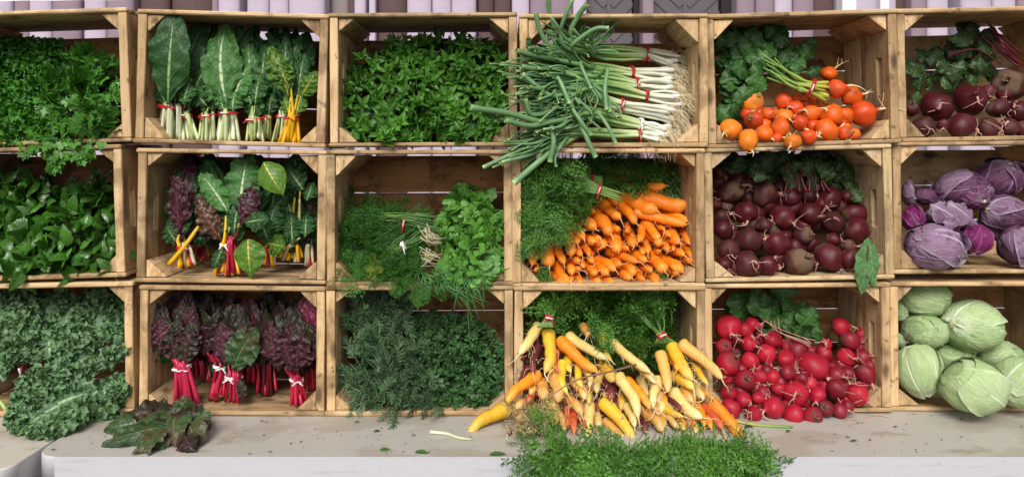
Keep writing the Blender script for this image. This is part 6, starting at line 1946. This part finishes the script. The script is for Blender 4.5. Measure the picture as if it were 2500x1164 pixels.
# ================================================================ mixed carrots, crate 34
za, zb = zf(1120, 760, .3006), zf(1460, 780, .3006)
C, Yl, O, A_, P_, R_ = C_CR, C_YE, C_OR, C_AP, C_PU, C_RE
MC = [(za, 655, 100, 495, 345, 96, C, 'cream'), (za, 725, 150, 700, 495, 115, Yl, 'pale yellow'), (za, 800, 220, 1125, 485, 110, O, 'orange'), (za, 870, 190, 1205, 385, 96, C, 'cream'), (za, 1010, 120, 1050, 180, 84, A_, 'apricot'), (za, 1165, 180, 1240, 400, 80, Yl, 'yellow'), (za, 645, 270, 600, 490, 84, P_, 'purple'), (za, 570, 310, 515, 370, 64, P_, 'purple'),
      (za, 560, 450, 470, 615, 82, P_, 'purple'), (za, 660, 500, 385, 740, 102, O, 'orange'), (za, 440, 755, 60, 1015, 132, Yl, 'yellow'), (za, 680, 570, 695, 700, 110, A_, 'apricot'), (za, 770, 500, 805, 730, 122, A_, 'apricot'), (za, 800, 310, 812, 490, 62, R_, 'red'), (za, 760, 380, 742, 490, 54, Yl, 'yellow'), (za, 840, 400, 882, 670, 86, Yl, 'yellow'), (za, 890, 370, 910, 490, 80, Yl, 'yellow'),
      (za, 925, 560, 1025, 710, 86, A_, 'apricot'), (za, 970, 420, 1005, 620, 66, Yl, 'yellow'), (za, 1020, 450, 1060, 610, 62, C, 'cream'), (za, 1165, 420, 1250, 565, 110, Yl, 'yellow'), (za, 1150, 500, 1120, 655, 80, C, 'cream'), (za, 1060, 630, 1060, 740, 76, Yl, 'yellow'), (za, 1065, 730, 1035, 1085, 96, C, 'cream'), (za, 710, 760, 775, 915, 112, A_, 'apricot'), (za, 800, 820, 862, 975, 80, C, 'cream'),
      (za, 880, 780, 868, 925, 72, R_, 'red'), (za, 945, 800, 938, 985, 66, R_, 'red'), (za, 1000, 870, 1000, 945, 62, R_, 'red'), (za, 870, 690, 1000, 835, 92, A_, 'apricot'), (za, 610, 640, 570, 720, 72, R_, 'red'), (za, 460, 780, 500, 900, 92, A_, 'apricot'), (za, 505, 910, 500, 1065, 108, C, 'cream'), (za, 430, 960, 395, 995, 54, P_, 'purple'), (za, 700, 930, 575, 965, 72, Yl, 'yellow'), (za, 600, 980, 612, 1055, 80, Yl, 'yellow'),
      (za, 775, 950, 790, 1080, 98, C, 'cream'), (za, 1125, 820, 1140, 930, 72, C, 'cream'), (za, 1205, 560, 1240, 720, 112, P_, 'purple'), (za, 520, 740, 470, 790, 90, A_, 'apricot'), (za, 590, 760, 620, 860, 90, A_, 'apricot'), (za, 660, 800, 680, 900, 84, C, 'cream'),
      (zb, 95, 165, 425, 430, 86, C, 'cream'), (zb, 330, 360, 465, 515, 86, C, 'cream'), (zb, 500, 255, 570, 585, 106, A_, 'apricot'), (zb, 590, 195, 765, 490, 116, Yl, 'yellow'), (zb, 660, 180, 1010, 480, 102, A_, 'apricot'), (zb, 580, 290, 640, 400, 92, O, 'orange'), (zb, 780, 350, 892, 525, 72, Yl, 'yellow'), (zb, 610, 440, 775, 560, 112, Yl, 'yellow'), (zb, 500, 470, 448, 710, 92, C, 'cream'), (zb, 600, 570, 845, 795, 112, C, 'cream'),
      (zb, 150, 440, 325, 795, 106, C, 'cream'), (zb, 220, 480, 425, 725, 96, O, 'orange'), (zb, 370, 730, 525, 900, 112, A_, 'apricot'), (zb, 20, 650, 295, 985, 118, Yl, 'yellow'), (zb, 50, 820, 225, 975, 92, A_, 'apricot'), (zb, 220, 690, 300, 870, 82, C, 'cream'), (zb, 480, 680, 690, 785, 76, Yl, 'yellow'), (zb, 560, 750, 650, 875, 72, C, 'cream'), (zb, 720, 780, 795, 915, 64, C, 'cream'),
      (zb, 910, 650, 1185, 1000, 108, O, 'orange'), (zb, 860, 690, 1010, 880, 80, R_, 'red'), (zb, 800, 690, 860, 860, 82, O, 'orange'), (zb, 340, 810, 380, 905, 76, P_, 'purple'), (zb, 520, 760, 540, 860, 62, Yl, 'yellow'), (zb, 660, 800, 700, 890, 64, Yl, 'yellow'), (zb, 740, 800, 805, 860, 82, O, 'orange'), (zb, 840, 560, 935, 640, 54, A_, 'apricot'), (zb, 420, 560, 445, 610, 72, P_, 'purple'),
      (zb, 560, 620, 685, 745, 62, P_, 'purple'), (zb, 690, 560, 760, 660, 80, A_, 'apricot'), (zb, 880, 760, 920, 880, 70, O, 'orange'), (zb, 180, 740, 200, 800, 60, P_, 'purple'), (zb, 440, 620, 480, 760, 70, A_, 'apricot')]
for k_ in range(26):
    x_ = random.uniform(560, 1290); y_ = random.uniform(600, 960)
    sk_, cn_ = random.choice([(C, 'cream'), (A_, 'apricot'), (O, 'orange'), (Yl, 'yellow'), (P_, 'purple')])
    MC.append((za, x_ + random.uniform(-40, 40), y_ - 170, x_ + random.uniform(-60, 60), y_, random.uniform(76, 98), sk_, cn_, 1))
for k_ in range(16):
    x_ = random.uniform(60, 900); y_ = random.uniform(640, 900)
    sk_, cn_ = random.choice([(C, 'cream'), (A_, 'apricot'), (O, 'orange'), (Yl, 'yellow')])
    MC.append((zb, x_ + random.uniform(-70, 20), y_ - 170, x_ + random.uniform(-30, 60), y_, random.uniform(76, 98), sk_, cn_, 1))
MCG = 'mixed coloured carrots heaped out of the bottom crate'
pts = [m[0](m[3], m[4]) for m in MC]
rw = rows_of(pts, 26)
for i, (zz, x0, y0, x1, y1, w_, sk, cn, *deep) in enumerate(MC):
    p0, p1 = zz(x0, y0), zz(x1, y1)
    h = max(0, 1065 - p1[1])
    Yt = -.135 + h * .00060
    if i in (10,): Yt = -.10
    if deep: Yt += .034
    big = math.hypot(p1[0] - p0[0], p1[1] - p0[1]) * .001
    tail = random.choice([.02, .03, .045])
    lab = f'{cn} carrot, tip {rw[i]}, mixed heap'
    if deep: lab = f'{cn} carrot mostly hidden behind the front ones of the mixed heap'
    if i == 10: lab = 'big yellow carrot lying out on the table, pointing away from its heap'
    carrot(lab, 'carrot', MCG, p0, p1, w_ * .3006 / 2 * 1.04, sk, ROOTHAIR_C if sk not in (R_, O) else ROOTHAIR_O, L=.15, Yt=Yt, bend=random.uniform(-.10, .10), blunt=random.uniform(.05, .6) if i != 10 else .0, taillen=tail if i != 10 else .055, hairs=8, seed=300 + i, maxd=.085)

frond_mass('carrot_greens', 'shaded feathery carrot leaves filling the back of the mixed carrot crate', 'carrot leaves',
           [(1290, 715), (1300, 780), (1420, 790), (1500, 850), (1590, 900), (1640, 850), (1650, 720), (1600, 706), (1300, 706)],
           lambda x, y: .19 - np.clip((y - 720) * .0004, 0, .09), 210, (.07, .115), (.0, -.5, -.7), .8, layers=(-.025, .02))
rt = empty('carrot_stalks', P(*zb(510, 120), .03), 'carrot stalks with red tie above the yellow carrots', 'carrot stalks')
for i in range(10):
    f = i / 9 - .5
    MB().add(*tube(bez([P(*zb(560 + f * 190, 200), .04), P(*zb(510 + f * 60, 120), .035), P(*zb(440 + f * 150 + random.uniform(-25, 25), 0), .06 + random.uniform(-.02, .02)), P(*zb(350 + f * 260 + random.uniform(-60, 60), -140 + random.uniform(-60, 60)), .09)], 12), np.linspace(.0024, .0009, 12), 6, seed=i)).build('stalk', ST_CARROT, rt)
ring_band(rt, P(*zb(512, 120), .034), .0105, .009, (.4, 0, -1), TIE, tagmat=WTIE, seed=5)
rt = empty('carrot_stalks', P(*za(735, 60), .0), 'carrot stalks with red and white tie above the cream carrots', 'carrot stalks')
for i in range(9):
    f = i / 8 - .5
    MB().add(*tube(bez([P(*za(700 + f * 120, 130), .0), P(*za(732 + f * 55, 50), .01), P(*za(760 + f * 160 + random.uniform(-25, 25), -60), .04 + random.uniform(-.02, .02)), P(*za(800 + f * 420 + random.uniform(-60, 60), -150 + random.uniform(-40, 60)), .09)], 10), np.linspace(.0024, .0009, 10), 6, seed=i)).build('stalk', ST_CARROT, rt)
ring_band(rt, P(*za(735, 45), .006), .010, .009, (.2, 0, 1), TIE, tagmat=WTIE, seed=6)
frond_mass('carrot_frond', 'carrot frond drooping in front of the upper mixed carrots', 'carrot leaves', [(1440, 790), (1475, 800), (1500, 860), (1470, 860)], lambda x, y: np.full(np.shape(x), -.03), 12, (.035, .05), (.4, -.2, -1), .35, layers=(-.004, .01), corestep=0)
frond_mass('carrot_greens', 'carrot fronds fanning up from the red tie above the yellow carrots', 'carrot leaves', [(1500, 715), (1640, 715), (1640, 780), (1600, 800), (1560, 800)], lambda x, y: np.full(np.shape(x), .085), 40, (.05, .09), (-.3, -.4, .7), .6, layers=(-.03, .02), corestep=0)
frond_mass('carrot_greens', 'carrot fronds fanning up from the tie above the cream carrots', 'carrot leaves', [(1300, 715), (1460, 715), (1440, 770), (1350, 780), (1300, 770)], lambda x, y: np.full(np.shape(x), .085), 45, (.05, .09), (.3, -.4, .6), .6, layers=(-.03, .02), corestep=0)
TWIG = mat_stalk('faded purple stem', [(0, (.20, .085, .075)), (.5, (.28, .17, .10)), (1, (.34, .30, .14))], .6)
# dry frond and its long stem
tw = tag(MB().add(*tube(bez([P(*zb(310, 365), -.07), P(*zb(120, 415), -.085), P(*za(1000, 540), -.10), P(*za(840, 620), -.115), P(*za(620, 780), -.13)], 20), np.linspace(.0028, .0014, 20), 7)).build('carrot_twig', TWIG),
         'long brownish purple carrot stem lying slanted over the mixed carrots', 'stem')
frond_mass('dry_carrot_frond', 'dry beige and green carrot frond over the lower mixed carrots', 'carrot leaves', [(1265, 960), (1300, 970), (1345, 960), (1350, 1000), (1290, 1040), (1255, 1020)], lambda x, y: np.full(np.shape(x), -.125), 8, (.05, .08), (-.3, -.2, -.8), .6, mat=DRYG, layers=(-.012, .01), corestep=0)
frond_mass('carrot_frond', 'small green sprig among the dry carrot leaves', 'carrot leaves', [(1285, 985), (1330, 985), (1330, 1035), (1290, 1040)], lambda x, y: np.full(np.shape(x), -.137), 7, (.05, .075), (.0, -.2, -1), .4, layers=(-.006, .004), corestep=0)
tb = MB()
for k in range(20):
    a = P(1265 + rng.normal(0, 12), 1020 + rng.normal(0, 22), -.13)
    d_ = unit(rng.normal(0, 1, 3) + V(0, -.4, -.5)); l = rng.uniform(.012, .035)
    tb.add(*tube(bez([a, a + d_ * l * .5 + V(0, 0, -.003), a + d_ * l + V(0, 0, -.008)], 5), np.linspace(.0009, .0004, 5), 4))
tag(tb.build('root_hair_tuft', ROOTHAIR_C), 'matted beige root hairs at the lower left of the mixed carrots', 'roots')

# greens lying on the table front and hanging over its edge
def over_edge(x, y):
    x, y = np.asarray(x, float), np.asarray(y, float)
    y = y + 10
    t = np.clip((y - 1030) / 70, 0, 1)
    return -.165 - .085 * t + .006 * np.sin(x * .05) * np.cos(y * .07)


def tableclamp(mb_poly):
    return mb_poly


frond_mass('carrot_greens', 'fresh green carrot tops hanging over the front table edge', 'carrot leaves', [(1315, 1068), (1325, 1144), (1345, 1129), (1380, 1154), (1440, 1134), (1480, 1149), (1520, 1124), (1600, 1129), (1650, 1109), (1640, 1062), (1560, 1066), (1500, 1072), (1450, 1056), (1400, 1062), (1350, 1070)],
           over_edge, 95, (.055, .10), (.0, -.35, -.8), .65, (0, -.8, .5), layers=(-.030, .010), corestep=0, tint=(.15, 1.25))
frond_mass('carrot_greens', 'green carrot tops hanging over the table edge, right hand clump', 'carrot leaves', [(1640, 1050), (1650, 1109), (1700, 1124), (1750, 1119), (1800, 1149), (1850, 1144), (1862, 1119), (1845, 1078), (1800, 1056), (1760, 1063), (1700, 1042)],
           over_edge, 95, (.05, .09), (.15, -.35, -.8), .65, (0, -.8, .5), layers=(-.030, .010), corestep=0, tint=(.15, 1.25))
frond_mass('carrot_frond', 'little green frond tip at the left end of the hanging carrot tops', 'carrot leaves', [(1262, 1080), (1320, 1070), (1320, 1095), (1280, 1100)], lambda x, y: np.full(np.shape(x), -.19), 14, (.03, .045), (-.8, -.3, -.3), .5, layers=(-.005, .004), corestep=0)


# ================================================================ scraps on the table
def onT(px, py):
    """a point of the table top seen at that place"""
    s = (ZC - ZT) / (py - 370.0)
    return V((px - 1220) * s, s * 1800 + YC, ZT)


def scrap(label, cat, px, py, L, ang, mat, name='leaf_scrap', w=.5, group=None):
    p = onT(px, py) + V(0, 0, .003)
    d = V(math.cos(ang), math.sin(ang), 0) * L / 2
    o = MB().add(*leaf(p - d, p + d, L * w, nrm=(0, -.2, 1), nu=8, nv=4, bend=.15, cup=-.3, rip=.15, seed=int(px), tint=.5)).build(name, mat)
    return tag(o, label, cat, group)


SG = 'leaf scraps lying on the table'
for px, py, L, a, m, lab in [
    (2228, 1001, .030, -.4, DARK_CHARD, 'dark purple leaf scrap on the table before the cabbage crate'), (2348, 1026, .016, .3, BEETG, 'small green leaf scrap on the table below the largest cabbage'), (1925, 1055, .022, .5, BEETG, 'green leaf scrap on the table right of the yellow stem'),
    (2085, 1079, .022, 0, BEETG, 'flat green leaf scrap near the table front below the red beets'), (2125, 1076, .012, .4, DARK_CHARD, 'tiny dark leaf scrap beside the flat green one'), (2070, 1070, .014, -.5, DARK_CHARD, 'short brown leaf scrap near the table front'), (2187, 1044, .015, .2, BROWN_CHARD, 'orange brown leaf scrap on the bare table part'),
    (2460, 1004, .040, .1, DARK_CHARD, 'long dark leaf scrap on the table at the far right'), (2495, 1043, .012, .8, BEETG, 'tiny leaf scrap near the right picture edge'), (1830, 1045, .030, -.3, DARK_CHARD, 'dark curled leaf scrap right of the carrot heap'),
    (940, 1100, .030, .2, FLATP, 'thin green scrap near the table front below the rosemary'), (1030, 1107, .040, -.2, DILL, 'dill scrap near the table front edge'), (920, 1055, .022, .3, DARK_CHARD, 'olive leaf scrap below the rosemary crate'), (872, 1032, .020, .9, OREG, 'small oregano scrap below the rosemary crate corner'), (1010, 1065, .014, 0, LETTUCE, 'brownish scrap left of the pale root'),
    (1215, 1112, .045, .1, DILL, 'flat frond scrap at the table front, left of the hanging tops'), (640, 1030, .014, .4, BROWN_CHARD, 'yellow brown scrap below the dark red chard crate'), (610, 1110, .010, .2, DARK_CHARD, 'tiny dark scrap left of centre near the table front'), (660, 1105, .012, .9, LETTUCE, 'small grey scrap near the table front below the chard'), (735, 1080, .012, 1.2, DARK_CHARD, 'thin dark scrap on the table below the crate gap'),
    (130, 1100, .014, .2, DARK_CHARD, 'tiny dark scrap on the table corner at the left'), (2300, 1075, .010, .5, BEETG, 'tiny green speck of leaf below the cabbages')]:
    scrap(lab, 'leaf', px, py, L * .8, a, m, group=SG, w=.34)
o = MB().add(*tube(bez([onT(1050, 1060) + V(0, 0, .006), onT(1090, 1062) + V(0, 0, .004), onT(1120, 1072) + V(0, 0, .004), onT(1152, 1075) + V(0, 0, .003)], 14), np.linspace(.0045, .0030, 14), 7)).build('root_piece', ST_CREAM)
tag(o, 'thin pale root lying on the table pointing at the big yellow carrot', 'root')
o = MB().add(*tube(bez([onT(1795, 1032) + V(0, 0, .005), onT(1850, 1040) + V(0, 0, .003), onT(1935, 1045) + V(0, 0, .003)], 14), .0032, 7)).build('stem_piece', ST_BEET)
tag(o, 'yellow green stem on the table under the bright red beets', 'stem')
for px, py, q, lab in [(2110, 1020, 60, 'thin pinkish root strand on the table right of the red beets'), (2060, 1030, 40, 'short pinkish root strand below the red beets')]:
    o = MB().add(*tube(bez([onT(px, py) + V(0, 0, .002), onT(px + q * .5, py - 5) + V(0, 0, .002), onT(px + q, py - 1) + V(0, 0, .002)], 8), .0012, 5)).build('root_strand', ROOTHAIR_R)
    tag(o, lab, 'root')
# crumbs nobody could count
cb = MB()
for k in range(130):
    px, py = rng.uniform(100, 2500), rng.uniform(1010, 1108)
    if rng.random() < .5: px = rng.normal(950, 160) if rng.random() < .6 else rng.normal(2050, 140)
    p = onT(px, min(max(py, 1005), 1110)) + V(0, 0, .0012)
    if p[0] < -.95: continue
    a = rng.uniform(0, 6.28); l = rng.uniform(.0008, .0042); w_ = l * rng.uniform(.12, .5)
    d1, d2 = V(math.cos(a), math.sin(a), 0), V(-math.sin(a), math.cos(a), 0)
    cb.add([p - d1 * l - d2 * w_, p + d1 * l - d2 * w_ * .4, p + d1 * l * .9 + d2 * w_ + V(0, 0, .001), p - d1 * l * .8 + d2 * w_], [[0, 1, 2, 3]], np.full((4, 3), .4))
o = cb.build('leaf_litter', mat_plain('dry leaf crumb', (.035, .045, .02), (.12, .10, .05), 30, .8, 0), None, smooth=False)
tag(o, 'tiny leaf crumbs and grit scattered over the dirty table top', 'crumbs', kind='stuff')
# ---------------------------------------------------------------- camera, light
cam = bpy.data.cameras.new('camera')
cam.sensor_fit = 'HORIZONTAL'
cam.sensor_width = 36
cam.lens = 36 * 1800 / 2500
cam.shift_x = (1250 - 1220) / 2500
cam.shift_y = -(582 - 370) / 2500
cam.clip_end = 2000
co = bpy.data.objects.new('camera', cam)
co.location = (XC, YC, ZC)
co.rotation_euler = (math.pi / 2, 0, 0)
COL.objects.link(co)
scene.camera = co

SUN_EL, SUN_AZ = R(40), R(190)      # azimuth clockwise from +Y: the sky in front of the stall
w = bpy.data.worlds.new('World')
scene.world = w
w.use_nodes = True
nt = w.node_tree
sky = nt.nodes.new('ShaderNodeTexSky')
sky.sky_type = 'NISHITA'
sky.sun_disc = False
sky.sun_elevation = SUN_EL
sky.sun_rotation = SUN_AZ
sky.air_density = 1.0
sky.dust_density = 3.0
hs = nt.nodes.new('ShaderNodeHueSaturation')
hs.inputs['Saturation'].default_value = .12
nt.links.new(sky.outputs[0], hs.inputs['Color'])
bg = nt.nodes['Background']
nt.links.new(hs.outputs[0], bg.inputs[0])
bg.inputs[1].default_value = .14
sun = bpy.data.lights.new('sun', 'SUN')
sun.energy = 2.75
sun.angle = R(28)
sun.color = (1.0, .955, .89)
so = bpy.data.objects.new('sun', sun)
d = Vector((math.sin(SUN_AZ) * math.cos(SUN_EL), math.cos(SUN_AZ) * math.cos(SUN_EL), math.sin(SUN_EL)))
so.rotation_euler = (-d).to_track_quat('-Z', 'Y').to_euler()
so.location = (0, -4, 5)
COL.objects.link(so)

scene.view_settings.view_transform = 'Standard'
scene.view_settings.look = 'None'
scene.view_settings.exposure = 0
scene.render.engine = 'CYCLES'
scene.cycles.max_bounces = 6
scene.cycles.diffuse_bounces = 4
scene.cycles.glossy_bounces = 2
scene.cycles.transparent_max_bounces = 4
scene.cycles.use_denoising = True
scene.cycles.caustics_reflective = False
scene.cycles.caustics_refractive = False
